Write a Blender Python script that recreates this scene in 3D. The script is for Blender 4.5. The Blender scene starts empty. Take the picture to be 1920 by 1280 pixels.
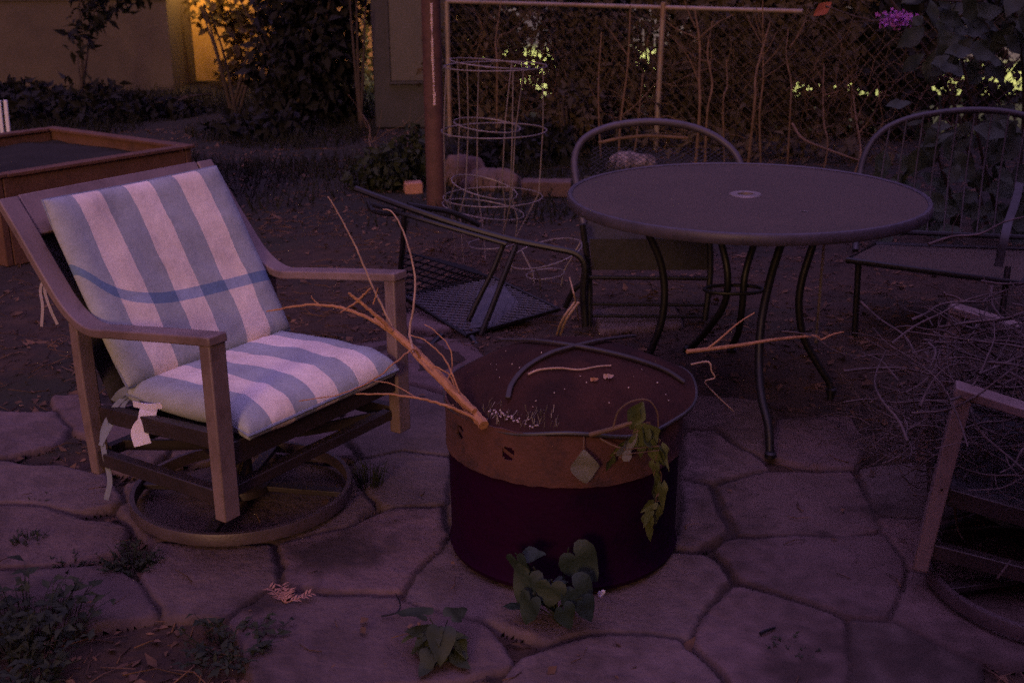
import bpy, bmesh, math, random
from mathutils import Vector, Matrix, noise
SC = bpy.context.scene
COL = SC.collection
V = Vector
TAU = math.tau

# ------------------------------------------------------------------ camera geometry
FPX, PITCH, ROLL, CAMH = 2200.0, 0.324, -0.007, 1.522

def P(u, v, y=None, z=None):
    """real-world point seen at photo pixel (u, v), at distance y or height z"""
    a, b = (u - 960) / FPX, (v - 640) / FPX
    c, s = math.cos(ROLL), math.sin(ROLL)
    a, b = c * a + s * b, -s * a + c * b
    d = V((a, math.cos(PITCH) - b * math.sin(PITCH), -math.sin(PITCH) - b * math.cos(PITCH)))
    t = y / d.y if y is not None else (z - CAMH) / d.z
    return V((0, 0, CAMH)) + d * t

# ------------------------------------------------------------------ materials
def mat(name, c1, c2=None, scale=8.0, rough=0.7, metal=0.0, bump=0.0, bscale=60.0, detail=6.0,
        lo=0.35, hi=0.65, trans=0.0, spec=0.5, c3=None, scale3=2.0, attr=None):
    m = bpy.data.materials.new(name)
    m.use_nodes = True
    nt = m.node_tree
    nd, lk = nt.nodes, nt.links
    b = nd['Principled BSDF']
    b.inputs['Roughness'].default_value = rough
    b.inputs['Metallic'].default_value = metal
    b.inputs['Specular IOR Level'].default_value = spec
    tc = nd.new('ShaderNodeTexCoord')
    if c2 is None:
        c2 = c1
    n = nd.new('ShaderNodeTexNoise')
    n.inputs['Scale'].default_value = scale
    n.inputs['Detail'].default_value = detail
    n.inputs['Roughness'].default_value = 0.65
    lk.new(tc.outputs['Object'], n.inputs['Vector'])
    r = nd.new('ShaderNodeValToRGB')
    r.color_ramp.elements[0].position = lo
    r.color_ramp.elements[1].position = hi
    r.color_ramp.elements[0].color = (*c1, 1)
    r.color_ramp.elements[1].color = (*c2, 1)
    lk.new(n.outputs['Fac'], r.inputs['Fac'])
    col = r.outputs['Color']
    if c3 is not None:
        n3 = nd.new('ShaderNodeTexNoise')
        n3.inputs['Scale'].default_value = scale3
        n3.inputs['Detail'].default_value = 8
        n3.inputs['Roughness'].default_value = 0.7
        lk.new(tc.outputs['Object'], n3.inputs['Vector'])
        r3 = nd.new('ShaderNodeValToRGB')
        r3.color_ramp.elements[0].position = 0.5
        r3.color_ramp.elements[1].position = 0.62
        lk.new(n3.outputs['Fac'], r3.inputs['Fac'])
        mx = nd.new('ShaderNodeMix'); mx.data_type = 'RGBA'
        lk.new(r3.outputs['Color'], mx.inputs['Factor'])
        lk.new(col, mx.inputs['A'])
        mx.inputs['B'].default_value = (*c3, 1)
        col = mx.outputs['Result']
    if attr:
        at = nd.new('ShaderNodeAttribute'); at.attribute_name = attr
        mx = nd.new('ShaderNodeMix'); mx.data_type = 'RGBA'; mx.blend_type = 'MULTIPLY'
        mx.inputs['Factor'].default_value = 1
        lk.new(col, mx.inputs['A']); lk.new(at.outputs['Color'], mx.inputs['B'])
        col = mx.outputs['Result']
    lk.new(col, b.inputs['Base Color'])
    if bump > 0:
        n2 = nd.new('ShaderNodeTexNoise')
        n2.inputs['Scale'].default_value = bscale
        n2.inputs['Detail'].default_value = 8
        lk.new(tc.outputs['Object'], n2.inputs['Vector'])
        bp = nd.new('ShaderNodeBump')
        bp.inputs['Strength'].default_value = bump
        bp.inputs['Distance'].default_value = 0.01
        lk.new(n2.outputs['Fac'], bp.inputs['Height'])
        lk.new(bp.outputs['Normal'], b.inputs['Normal'])
    if trans > 0:
        tr = nd.new('ShaderNodeBsdfTranslucent')
        lk.new(col, tr.inputs['Color'])
        ms = nd.new('ShaderNodeMixShader')
        ms.inputs['Fac'].default_value = trans
        out = nd['Material Output']
        lk.new(b.outputs[0], ms.inputs[1]); lk.new(tr.outputs[0], ms.inputs[2])
        lk.new(ms.outputs[0], out.inputs['Surface'])
    return m

M = {}
M['soil'] = mat('soil', (0.0207, 0.0099, 0.005), (0.0482, 0.0238, 0.0112), 9, .95, bump=.9, bscale=45, c3=(0.0125, 0.0105, 0.0033), scale3=.9, attr='tone')
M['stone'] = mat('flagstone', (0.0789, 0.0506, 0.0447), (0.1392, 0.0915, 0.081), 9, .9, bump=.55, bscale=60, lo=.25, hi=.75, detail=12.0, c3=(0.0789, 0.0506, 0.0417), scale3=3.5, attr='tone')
M['frame'] = mat('bronze_paint', (0.1541, 0.1087, 0.0997), (0.2175, 0.156, 0.1441), 14, .5, bump=.08, bscale=200, c3=(0.1268, 0.0871, 0.0776), scale3=7)
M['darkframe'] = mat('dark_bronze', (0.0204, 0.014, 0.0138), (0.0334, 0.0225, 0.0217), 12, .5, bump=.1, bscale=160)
M['ring'] = mat('ring_paint', (0.051, 0.0348, 0.0363), (0.078, 0.0551, 0.0561), 12, .45, bump=.1, bscale=160)
M['sling'] = mat('sling_mesh', (0.021, 0.0189, 0.021), (0.0315, 0.0273, 0.0294), 40, .8, bump=.3, bscale=300)
M['black'] = mat('black_metal', (0.003, 0.0027, 0.0033), (0.0067, 0.0058, 0.0064), 20, .5, bump=.1, bscale=150)
M['lattice'] = mat('grey_metal', (0.0362, 0.0362, 0.0462), (0.0649, 0.0607, 0.0723), 20, .55)
M['tabletop'] = mat('table_glass', (0.0497, 0.0322, 0.0209), (0.0668, 0.0424, 0.0273), 3.0, .5, bump=.35, bscale=190, c3=(0.0565, 0.0365, 0.0237), scale3=1.3, spec=.45)
M['tablerim'] = mat('table_rim', (0.0389, 0.0332, 0.0449), (0.0648, 0.0545, 0.0726), 16, .5, bump=.06, bscale=150)
M['slatpaint'] = mat('slat_paint', (0.024, 0.0224, 0.024), (0.044, 0.04, 0.0416), 20, .5)
M['drum'] = mat('drum_paint', (0.0117, 0.0015, 0.013), (0.0196, 0.0015, 0.0162), 6, .6, bump=.25, bscale=70, c3=(0.008, 0.0015, 0.0117), scale3=3, spec=.06)
M['rust'] = mat('rust_band', (0.0602, 0.0218, 0.016), (0.0986, 0.0362, 0.0256), 14, .85, bump=.3, bscale=120, c3=(0.041, 0.0165, 0.016), scale3=11, lo=.3, hi=.7, detail=12)
M['lid'] = mat('lid_mesh', (0.0192, 0.0069, 0.0058), (0.0407, 0.0138, 0.0094), 9, .85, bump=.5, bscale=260, c3=(0.0482, 0.0172, 0.0109), scale3=4, spec=.2)
M['rod'] = mat('lid_rod', (0.0225, 0.018, 0.0191), (0.0394, 0.0281, 0.0281), 25, .6)
M['wire'] = mat('galvanised_wire', (0.1511, 0.1338, 0.1279), (0.2325, 0.1917, 0.186), 15, .5, metal=.3)
M['zinc'] = mat('galvanised_pipe', (0.1658, 0.1365, 0.1073), (0.273, 0.2145, 0.1755), 12, .5, metal=.2, c3=(0.1755, 0.1122, 0.0683), scale3=6)
M['post'] = mat('rusty_pipe', (0.0634, 0.0273, 0.0234), (0.0975, 0.0439, 0.0351), 9, .75, bump=.3, bscale=60, c3=(0.0488, 0.0215, 0.0195), scale3=4)
M['peel'] = mat('pale_primer', (.45, .33, .32), (.60, .45, .43), 30, .8)
M['bed'] = mat('corten_board', (0.088, 0.04, 0.0237), (0.129, 0.0607, 0.0341), 7, .8, bump=.3, bscale=60, c3=(0.0704, 0.0334, 0.023), scale3=3)
M['bedsoil'] = mat('bed_soil', (0.003, 0.0022, 0.0022), (0.0075, 0.0055, 0.005), 12, 1, bump=.8, bscale=40)
M['wall'] = mat('stucco', (0.0782, 0.0627, 0.0459), (0.0966, 0.0784, 0.059), 4, .95, bump=.4, bscale=120, c3=(0.0667, 0.0539, 0.0437), scale3=.8)
M['wallwarm'] = mat('ochre_stucco', (.42, .27, .10), (.52, .34, .13), 6, .95, bump=.4, bscale=90)
M['shed'] = mat('shed_board', (0.0198, 0.0198, 0.026), (0.031, 0.0298, 0.0372), 5, .7, bump=.2, bscale=40)
M['shedpanel'] = mat('shed_panel', (0.0434, 0.0409, 0.0434), (0.062, 0.0558, 0.0558), 5, .6, bump=.15, bscale=40)
M['brick'] = mat('brick', (0.3, 0.15, 0.0975), (0.39, 0.2025, 0.135), 20, .9, bump=.5, bscale=80)
M['rock'] = mat('pink_rock', (0.0675, 0.0405, 0.0338), (0.1125, 0.0703, 0.0562), 7, .9, bump=.8, bscale=30)
M['palerock'] = mat('pale_rock', (0.0675, 0.0507, 0.0465), (0.2278, 0.1772, 0.1603), 22, .95, bump=.9, bscale=50, lo=.42, hi=.6)
M['white'] = mat('white_plastic', (.55, .55, .60), (.65, .65, .70), 10, .6)
M['tag'] = mat('white_label', (.70, .66, .78), (.80, .76, .86), 10, .8, trans=.2)
M['ribbon'] = mat('ribbon', (0.3024, 0.2592, 0.2736), (0.3744, 0.324, 0.3312), 30, .9)
M['blueribbon'] = mat('blue_ribbon', (0.16, 0.192, 0.256), (0.224, 0.256, 0.32), 30, .9)
M['twig'] = mat('dry_bark', (0.2701, 0.1241, 0.05), (0.4141, 0.2094, 0.0938), 30, .85, bump=.3, bscale=120)
M['paletwig'] = mat('pale_bark', (0.2652, 0.1673, 0.1161), (0.4144, 0.2814, 0.198), 30, .85)
M['brush'] = mat('grey_bark', (0.0428, 0.0294, 0.0281), (0.1102, 0.0796, 0.0734), 14, .9)
M['stalk'] = mat('stalk', (0.0755, 0.0464, 0.024), (0.1509, 0.092, 0.0469), 10, .9)
M['bark'] = mat('bark', (.03, .022, .016), (.06, .042, .03), 20, .95, bump=.6, bscale=40)
M['vine'] = mat('vine_leaf', (0.0529, 0.071, 0.016), (0.0994, 0.1195, 0.0279), 12, .7, trans=.2)
M['vinepale'] = mat('vine_leaf_back', (0.1209, 0.1209, 0.093), (0.1581, 0.1535, 0.1209), 25, .8, trans=.15, bump=.2, bscale=80)
M['mesh'] = mat('fence_wire', (0.039, 0.0292, 0.0215), (0.078, 0.0565, 0.039), 10, .7, metal=.2)
M['heart'] = mat('heart_leaf', (0.0116, 0.025, 0.0133), (0.019, 0.0374, 0.0193), 18, .65, trans=.15, bump=.2, bscale=90)
M['plant'] = mat('low_leaf', (0.0165, 0.0262, 0.0083), (0.0329, 0.0442, 0.0132), 10, .7, trans=.15)
M['weed'] = mat('weed', (0.0095, 0.0158, 0.006), (0.0242, 0.0331, 0.012), 12, .85, trans=.15)
M['ivy'] = mat('ivy_leaf', (.05, .04, .015), (.12, .085, .03), 6, .7, trans=.45)
M['shrub'] = mat('shrub_leaf', (0.015, 0.0252, 0.0124), (0.036, 0.0528, 0.0242), 3.5, .7, trans=.15)
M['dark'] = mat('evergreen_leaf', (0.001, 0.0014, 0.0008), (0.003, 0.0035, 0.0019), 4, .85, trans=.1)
M['hedge'] = mat('dry_leaf_mass', (0.0248, 0.0193, 0.0086), (0.076, 0.0544, 0.0215), 3, .9, trans=.2)
M['litter'] = mat('litter', (0.0475, 0.0244, 0.0127), (0.2016, 0.1068, 0.0534), 5, .95, lo=.4, hi=.70)
M['flower'] = mat('purple_flower', (0.336, 0.08, 0.4), (0.496, 0.16, 0.528), 40, .7, trans=.3)
M['redleaf'] = mat('red_leaf', (0.304, 0.08, 0.04), (0.36, 0.112, 0.056), 20, .8, trans=.3)
M['ash'] = mat('ash', (0.3, 0.225, 0.21), (0.465, 0.375, 0.345), 60, 1)
M['grass'] = mat('grass', (0.0047, 0.0061, 0.002), (0.0122, 0.0132, 0.0043), 2.5, .95, trans=.1)
M['lawn'] = mat('lawn', (.22, .26, .09), (.36, .40, .15), 5, .95, bump=.6, bscale=50)

def cushion_mat():
    m = bpy.data.materials.new('striped_canvas')
    m.use_nodes = True
    nd, lk = m.node_tree.nodes, m.node_tree.links
    b = nd['Principled BSDF']
    b.inputs['Roughness'].default_value = .95
    b.inputs['Specular IOR Level'].default_value = .15
    uv = nd.new('ShaderNodeUVMap'); uv.uv_map = 'UVMap'
    sp = nd.new('ShaderNodeSeparateXYZ')
    lk.new(uv.outputs[0], sp.inputs[0])
    def math_(op, a, b_=None, c=None):
        n = nd.new('ShaderNodeMath'); n.operation = op
        for i, x in enumerate((a, b_, c)):
            if x is None: continue
            if isinstance(x, (int, float)): n.inputs[i].default_value = x
            else: lk.new(x, n.inputs[i])
        return n.outputs[0]
    tc = nd.new('ShaderNodeTexCoord')
    wob = nd.new('ShaderNodeTexNoise'); wob.inputs['Scale'].default_value = 9
    lk.new(tc.outputs['Object'], wob.inputs['Vector'])
    u = math_('ADD', sp.outputs[0], math_('MULTIPLY', math_('SUBTRACT', wob.outputs['Fac'], .5), .022))
    k = math_('FLOOR', math_('MULTIPLY', u, 7.0))
    odd = math_('MODULO', k, 2.0)                      # 1 = pink stripe
    # darker bluish band that dips across the back pad
    curve = math_('SUBTRACT', .625, math_('MULTIPLY', math_('POWER', math_('SUBTRACT', 1.0, math_('MINIMUM', math_('MAXIMUM', u, 0.0), 1.0)), 7.0), .26))
    curve = math_('ADD', curve, math_('MULTIPLY', u, .05))
    d = math_('ABSOLUTE', math_('SUBTRACT', sp.outputs[1], curve))
    band = math_('LESS_THAN', d, .030)
    isback = math_('LESS_THAN', sp.outputs[1], 1.0)
    band = math_('MULTIPLY', band, isback)
    st = nd.new('ShaderNodeMix'); st.data_type = 'RGBA'
    lk.new(odd, st.inputs['Factor'])
    st.inputs['A'].default_value = (.39, .43, .44, 1)
    st.inputs['B'].default_value = (.88, .77, .65, 1)
    bd = nd.new('ShaderNodeMix'); bd.data_type = 'RGBA'; bd.blend_type = 'MULTIPLY'
    lk.new(band, bd.inputs['Factor'])
    lk.new(st.outputs['Result'], bd.inputs['A'])
    bd.inputs['B'].default_value = (.42, .58, .85, 1)
    # grime
    n = nd.new('ShaderNodeTexNoise'); n.inputs['Scale'].default_value = 6; n.inputs['Detail'].default_value = 9; n.inputs['Roughness'].default_value = .75
    lk.new(tc.outputs['Object'], n.inputs['Vector'])
    r = nd.new('ShaderNodeValToRGB')
    r.color_ramp.elements[0].position = .34; r.color_ramp.elements[0].color = (.74, .72, .70, 1)
    r.color_ramp.elements[1].position = .62; r.color_ramp.elements[1].color = (1, 1, 1, 1)
    lk.new(n.outputs['Fac'], r.inputs['Fac'])
    g = nd.new('ShaderNodeMix'); g.data_type = 'RGBA'; g.blend_type = 'MULTIPLY'; g.inputs['Factor'].default_value = 1
    lk.new(bd.outputs['Result'], g.inputs['A']); lk.new(r.outputs['Color'], g.inputs['B'])
    w = nd.new('ShaderNodeTexNoise'); w.inputs['Scale'].default_value = 420; w.inputs['Detail'].default_value = 2
    lk.new(tc.outputs['Object'], w.inputs['Vector'])
    r2 = nd.new('ShaderNodeValToRGB')
    r2.color_ramp.elements[0].position = .25; r2.color_ramp.elements[0].color = (.72, .72, .72, 1)
    r2.color_ramp.elements[1].position = .75; r2.color_ramp.elements[1].color = (1.15, 1.15, 1.15, 1)
    lk.new(w.outputs['Fac'], r2.inputs['Fac'])
    g2 = nd.new('ShaderNodeMix'); g2.data_type = 'RGBA'; g2.blend_type = 'MULTIPLY'; g2.inputs['Factor'].default_value = 1
    lk.new(g.outputs['Result'], g2.inputs['A']); lk.new(r2.outputs['Color'], g2.inputs['B'])
    lk.new(g2.outputs['Result'], b.inputs['Base Color'])
    bp = nd.new('ShaderNodeBump'); bp.inputs['Strength'].default_value = .6; bp.inputs['Distance'].default_value = .009
    wr = nd.new('ShaderNodeTexNoise'); wr.inputs['Scale'].default_value = 16; wr.inputs['Detail'].default_value = 5
    lk.new(tc.outputs['Object'], wr.inputs['Vector'])
    lk.new(wr.outputs['Fac'], bp.inputs['Height'])
    lk.new(bp.outputs['Normal'], b.inputs['Normal'])
    return m
M['cushion'] = cushion_mat()

# ------------------------------------------------------------------ object helpers
def tag(o, label=None, cat=None, group=None, kind=None):
    if label: o['label'] = label
    if cat: o['category'] = cat
    if group: o['group'] = group
    if kind: o['kind'] = kind
    return o

def empty(name, loc=(0, 0, 0), rz=0.0):
    o = bpy.data.objects.new(name, None)
    COL.objects.link(o)
    o.location = loc
    o.rotation_euler = (0, 0, rz)
    o.empty_display_size = .1
    return o

def build(name, bm, m, parent=None, smooth=True, bevel=0.0, loc=None, auto=True):
    """link a bmesh as ONE object. Geometry is in world space unless the parent is an Empty at a base (then local)."""
    bmesh.ops.recalc_face_normals(bm, faces=bm.faces)
    me = bpy.data.meshes.new(name)
    bm.to_mesh(me); bm.free()
    if smooth:
        for p in me.polygons: p.use_smooth = True
        if auto:
            me.set_sharp_from_angle(angle=math.radians(38))
    if isinstance(m, (list, tuple)):
        for x in m: me.materials.append(x)
    else:
        me.materials.append(m)
    o = bpy.data.objects.new(name, me)
    COL.objects.link(o)
    if parent: o.parent = parent
    if loc is not None: o.location = loc
    if bevel:
        b = o.modifiers.new('bevel', 'BEVEL'); b.width = bevel; b.segments = 2; b.limit_method = 'ANGLE'
    return o

def build_at(name, bm, m, **k):
    """top-level mesh with its origin on the middle of its base"""
    xs = [v.co.x for v in bm.verts]; ys = [v.co.y for v in bm.verts]; z = min(v.co.z for v in bm.verts)
    c = V(((min(xs) + max(xs)) / 2, (min(ys) + max(ys)) / 2, z))
    bmesh.ops.translate(bm, verts=bm.verts, vec=-c)
    return build(name, bm, m, loc=c, **k)

def smoothpts(pts, n=6):
    """Catmull-Rom through pts"""
    pts = [V(p) for p in pts]
    if len(pts) < 3: return pts
    out = []
    e = [2 * pts[0] - pts[1]] + pts + [2 * pts[-1] - pts[-2]]
    for i in range(1, len(e) - 2):
        p0, p1, p2, p3 = e[i - 1], e[i], e[i + 1], e[i + 2]
        for k in range(n):
            t = k / n
            out.append(.5 * (2 * p1 + (p2 - p0) * t + (2 * p0 - 5 * p1 + 4 * p2 - p3) * t * t + (3 * p1 - p0 - 3 * p2 + p3) * t ** 3))
    out.append(pts[-1])
    return out

def tube(bm, pts, r, seg=6, closed=False, r2=None, cap=True):
    pts = [V(p) for p in pts]
    n = len(pts)
    if n < 2: return
    rad = [(r if r2 is None else r + (r2 - r) * i / (n - 1)) for i in range(n)]
    t0 = (pts[1] - pts[0]).normalized()
    up = V((0, 0, 1)) if abs(t0.z) < .9 else V((1, 0, 0))
    nx = t0.cross(up).normalized()
    rings = []
    for i in range(n):
        if closed: t = (pts[(i + 1) % n] - pts[i - 1])
        else: t = pts[min(i + 1, n - 1)] - pts[max(i - 1, 0)]
        if t.length < 1e-9: t = t0
        t = t.normalized()
        nx = (nx - t * nx.dot(t))
        if nx.length < 1e-6: nx = t.orthogonal()
        nx.normalize()
        ny = t.cross(nx)
        rings.append([bm.verts.new(pts[i] + (nx * math.cos(TAU * k / seg) + ny * math.sin(TAU * k / seg)) * rad[i]) for k in range(seg)])
    m = n if closed else n - 1
    for i in range(m):
        a, b = rings[i], rings[(i + 1) % n]
        for k in range(seg):
            bm.faces.new((a[k], a[(k + 1) % seg], b[(k + 1) % seg], b[k]))
    if cap and not closed and seg > 2:
        bm.faces.new(rings[0][::-1]); bm.faces.new(rings[-1])

def bar(bm, pts, side, w, h, closed=False):
    """rectangular bar swept along pts; 'side' = direction of the width w, h = thickness across it"""
    pts = [V(p) for p in pts]; side = V(side).normalized(); n = len(pts)
    rings = []
    for i in range(n):
        if closed: a, b = pts[i] - pts[i - 1], pts[(i + 1) % n] - pts[i]
        else:
            a = pts[i] - pts[i - 1] if i else pts[1] - pts[0]
            b = pts[i + 1] - pts[i] if i < n - 1 else a
        a = a.normalized(); b = b.normalized()
        t = (a + b).normalized()
        s = (side - t * side.dot(t)).normalized()
        u = s.cross(t)
        k = 1 / max(.5, math.sqrt((1 + a.dot(b)) / 2))
        rings.append([bm.verts.new(pts[i] + s * (w / 2) * x + u * (h / 2) * y * k) for x, y in ((-1, -1), (1, -1), (1, 1), (-1, 1))])
    for i in range(n if closed else n - 1):
        A, B = rings[i], rings[(i + 1) % n]
        for k in range(4):
            bm.faces.new((A[k], A[(k + 1) % 4], B[(k + 1) % 4], B[k]))
    if not closed:
        bm.faces.new(rings[0][::-1]); bm.faces.new(rings[-1])

def box(bm, c, s, rot=None):
    r = bmesh.ops.create_cube(bm, size=1)
    mt = Matrix.Translation(V(c)) @ (rot.to_4x4() if rot else Matrix()) @ Matrix.Diagonal((*s, 1))
    bmesh.ops.transform(bm, matrix=mt, verts=r['verts'])

def lathe(bm, prof, seg=64, c=(0, 0, 0), ripple=None):
    rings = []
    for (r, z) in prof:
        ring = []
        for k in range(seg):
            a = TAU * k / seg
            q = V((c[0] + r * math.cos(a), c[1] + r * math.sin(a), c[2] + z))
            if ripple: q += ripple(a, r, z)
            ring.append(bm.verts.new(q))
        rings.append(ring)
    for i in range(len(rings) - 1):
        for k in range(seg):
            bm.faces.new((rings[i][k], rings[i][(k + 1) % seg], rings[i + 1][(k + 1) % seg], rings[i + 1][k]))
    return rings

def leaf(bm, c, d, nrm, L, W, fold=.25, droop=.15):
    """a small bent leaf: six vertices, four faces"""
    d = V(d).normalized(); nrm = V(nrm); s = d.cross(nrm)
    if s.length < 1e-5: s = d.orthogonal()
    s.normalize(); n = s.cross(d)
    c = V(c)
    b0 = bm.verts.new(c); m = bm.verts.new(c + d * L * .5 - n * droop * L * .2)
    tip = bm.verts.new(c + d * L - n * droop * L)
    l = bm.verts.new(c + d * L * .42 + s * W / 2 + n * fold * W * .5)
    r = bm.verts.new(c + d * L * .42 - s * W / 2 + n * fold * W * .5)
    bm.faces.new((b0, m, l)); bm.faces.new((m, tip, l)); bm.faces.new((b0, r, m)); bm.faces.new((m, r, tip))

HEART = [(0, .24), (.07, .08), (.17, 0), (.31, .01), (.44, .11), (.49, .28), (.43, .47), (.29, .69), (.13, .88), (0, 1.0)]
DIAMOND = [(0, 0), (.10, .06), (.26, .22), (.43, .42), (.47, .52), (.38, .66), (.20, .84), (.06, .96), (0, 1.0)]
def bigleaf(bm, base, d, nrm, L, W, shape=HEART, fold=.2, curl=.15):
    d = V(d).normalized(); s = d.cross(V(nrm)).normalized(); n = s.cross(d)
    base = V(base)
    def pt(x, y, sg):
        ax = abs(x)
        return base + d * (y * L) + s * (x * sg * W) + n * (fold * ax * W - curl * L * (y * y) + .05 * L * math.sin(9 * y + 3 * ax * sg))
    y0 = shape[0][1]; mid = [bm.verts.new(pt(0, max(y, y0 + .002 * k), 1)) for k, (_, y) in enumerate(shape)]
    for sg in (1, -1):
        rim = [mid[0]] + [bm.verts.new(pt(x, y, sg)) for x, y in shape[1:-1]] + [mid[-1]]
        half = [mid[0]] + [bm.verts.new(pt(x * .5, max(y, y0 * .45 + .001 * k), sg)) for k, (x, y) in enumerate(shape[1:-1])] + [mid[-1]]
        for i in range(len(shape) - 1):
            for A, B in ((mid, half), (half, rim)):
                f = []
                for q in (A[i], A[i + 1], B[i + 1], B[i]):
                    if q not in f: f.append(q)
                if len(f) > 2:
                    try: bm.faces.new(f)
                    except ValueError: pass

def rvec(rg):
    while True:
        v = V((rg.uniform(-1, 1), rg.uniform(-1, 1), rg.uniform(-1, 1)))
        if .05 < v.length < 1: return v.normalized()

# ------------------------------------------------------------------ ground
def sstep(a, b, x):
    t = min(1, max(0, (x - a) / (b - a))); return t * t * (3 - 2 * t)
def gz(x, y):
    edge = 4.05 + .25 * noise.noise(V((x * 1.3, 7, 0)))
    z = -.028 * (1 - sstep(edge - .15, edge + .25, y))
    near = 1 - sstep(8, 14, abs(x) + max(0, y - 3) * .6)
    z += (.012 * noise.noise(V((x * 5, y * 5, 0))) + .007 * noise.noise(V((x * 14, y * 14, 3)))) * near
    z += .03 * noise.noise(V((x * .9, y * .9, 5))) * sstep(4.6, 6, y) * near
    return z
def axis(lo, hi, step, far):
    n = int((hi - lo) / step); a = [lo + (hi - lo) * i / n for i in range(n + 1)]
    d = step; x = hi; up = []
    while x < far: d *= 1.35; x += d; up.append(x)
    d = step; x = lo; dn = []
    while x > -far: d *= 1.35; x -= d; dn.append(x)
    return dn[::-1] + a + up
xs, ys = axis(-3.2, 3.2, .045, 400), axis(1.2, 9.5, .045, 400)
bm = bmesh.new(); tonel = bm.verts.layers.float_color.new('tone')
g = [[bm.verts.new((x, y, gz(x, y))) for x in xs] for y in ys]
for row in g:      # thin turf takes over from soil towards the back, with its shade painted in
    for v in row:
        k = sstep(5.6, 7.2, v.co.y + .9 * noise.noise(V((v.co.x * .9, v.co.y * .9, 40))) - .5 * min(0, v.co.x + 1)) 
        v[tonel] = (1 - .78 * k, 1 - .70 * k, 1 - .82 * k, 1)
for j in range(len(ys) - 1):
    for i in range(len(xs) - 1):
        bm.faces.new((g[j][i], g[j][i + 1], g[j + 1][i + 1], g[j + 1][i]))
tag(build('ground', bm, M['soil'], auto=False), kind='structure')

# patio: irregular flagstones with soil joints, traced outline by outline
STONES = [
 [(1285, 812), (1345, 812), (1398, 848), (1428, 872), (1345, 903), (1278, 888)],
 [(1452, 790), (1588, 784), (1612, 830), (1592, 872), (1490, 858), (1448, 850)],
 [(1278, 898), (1326, 912), (1346, 950), (1362, 992), (1300, 1020), (1262, 1012)],
 [(1352, 914), (1440, 884), (1588, 888), (1622, 930), (1640, 985), (1560, 1000), (1378, 998), (1360, 955)],
 [(1384, 1012), (1560, 1008), (1660, 1006), (1692, 1050), (1660, 1150), (1580, 1148), (1480, 1112), (1385, 1080), (1352, 1040)],
 [(1268, 1040), (1336, 1050), (1362, 1090), (1320, 1140), (1286, 1184), (1130, 1178), (1030, 1190), (905, 1150), (765, 1118), (800, 1060), (850, 1010)],
 [(1306, 1184), (1372, 1100), (1470, 1128), (1570, 1162), (1590, 1230), (1560, 1330), (1420, 1330), (1356, 1262)],
 [(985, 1238), (1110, 1194), (1262, 1198), (1330, 1262), (1350, 1340), (985, 1340), (962, 1280)],
 [(530, 1022), (650, 1000), (745, 955), (828, 952), (824, 1030), (745, 1098), (640, 1104), (530, 1090)],
 [(300, 1018), (400, 1024), (510, 1022), (512, 1088), (430, 1146), (325, 1146), (275, 1074)],
 [(0, 1078), (100, 1068), (195, 1064), (255, 1092), (282, 1142), (180, 1160), (60, 1176), (-60, 1160), (-60, 1085)],
 [(-60, 948), (70, 952), (150, 972), (225, 985), (205, 1030), (60, 1052), (-60, 1062)],
 [(-60, 862), (100, 872), (186, 888), (226, 938), (140, 950), (60, 936), (-60, 926)],
 [(-40, 772), (96, 772), (126, 800), (94, 828), (0, 852), (-60, 850)],
 [(104, 742), (168, 742), (172, 810), (142, 800), (118, 775)],
 [(250, 905), (400, 875), (560, 868), (650, 885), (686, 940), (640, 984), (520, 1008), (390, 1012), (290, 1002), (236, 950)],
 [(440, 1160), (520, 1112), (640, 1120), (745, 1122), (890, 1162), (950, 1240), (850, 1256), (700, 1270), (600, 1300), (500, 1300), (470, 1210)],
 [(672, 868), (760, 850), (834, 860), (838, 940), (740, 944), (690, 920)],
 [(1622, 884), (1700, 868), (1800, 880), (1860, 930), (1780, 965), (1650, 960), (1636, 925)],
 [(1650, 972), (1780, 980), (1880, 950), (1990, 980), (1990, 1090), (1820, 1100), (1710, 1060)],
 [(1690, 1160), (1712, 1075), (1830, 1115), (1990, 1110), (1990, 1230), (1830, 1230)],
 [(1596, 1168), (1680, 1170), (1820, 1245), (1800, 1340), (1590, 1340), (1604, 1240)],
 [(762, 632), (880, 640), (905, 690), (850, 730), (770, 712)],
 [(690, 728), (760, 722), (842, 745), (838, 845), (760, 838), (690, 852), (640, 800)],
 [(520, 660), (640, 650), (742, 640), (746, 706), (660, 722), (560, 740), (500, 700)],
 [(180, 760), (300, 765), (330, 830), (250, 880), (196, 870), (184, 815)],
 [(340, 780), (480, 760), (620, 770), (650, 850), (560, 858), (400, 862), (330, 858)],
 [(1290, 740), (1420, 752), (1436, 782), (1436, 850), (1400, 838), (1350, 800), (1290, 800)],
 [(860, 780), (1040, 760), (1270, 790), (1268, 1000), (1000, 1010), (850, 990)],
]
BACK = [  # stones showing through the dirt farther back
 [(520, 398), (640, 385), (690, 405), (640, 430), (540, 425)],
 [(770, 585), (860, 575), (890, 610), (810, 625), (760, 615)],
 [(1120, 590), (1260, 585), (1270, 615), (1130, 625)],
]
import numpy as np
def sdist(px, py, poly):
    d = np.full(px.shape, 1e9); ins = np.zeros(px.shape, bool)
    for i in range(len(poly)):
        ax, ay, bx_, by_ = poly[i].x, poly[i].y, poly[i - 1].x, poly[i - 1].y
        ex, ey = bx_ - ax, by_ - ay
        t = np.clip(((px - ax) * ex + (py - ay) * ey) / (ex * ex + ey * ey), 0, 1)
        d = np.minimum(d, np.hypot(px - ax - t * ex, py - ay - t * ey))
        c = (ay > py) != (by_ > py)
        with np.errstate(divide='ignore', invalid='ignore'):
            ins ^= c & (px < ex * (py - ay) / (ey if abs(ey) > 1e-12 else 1e-12) + ax)
    return np.where(ins, -d, d)
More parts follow.
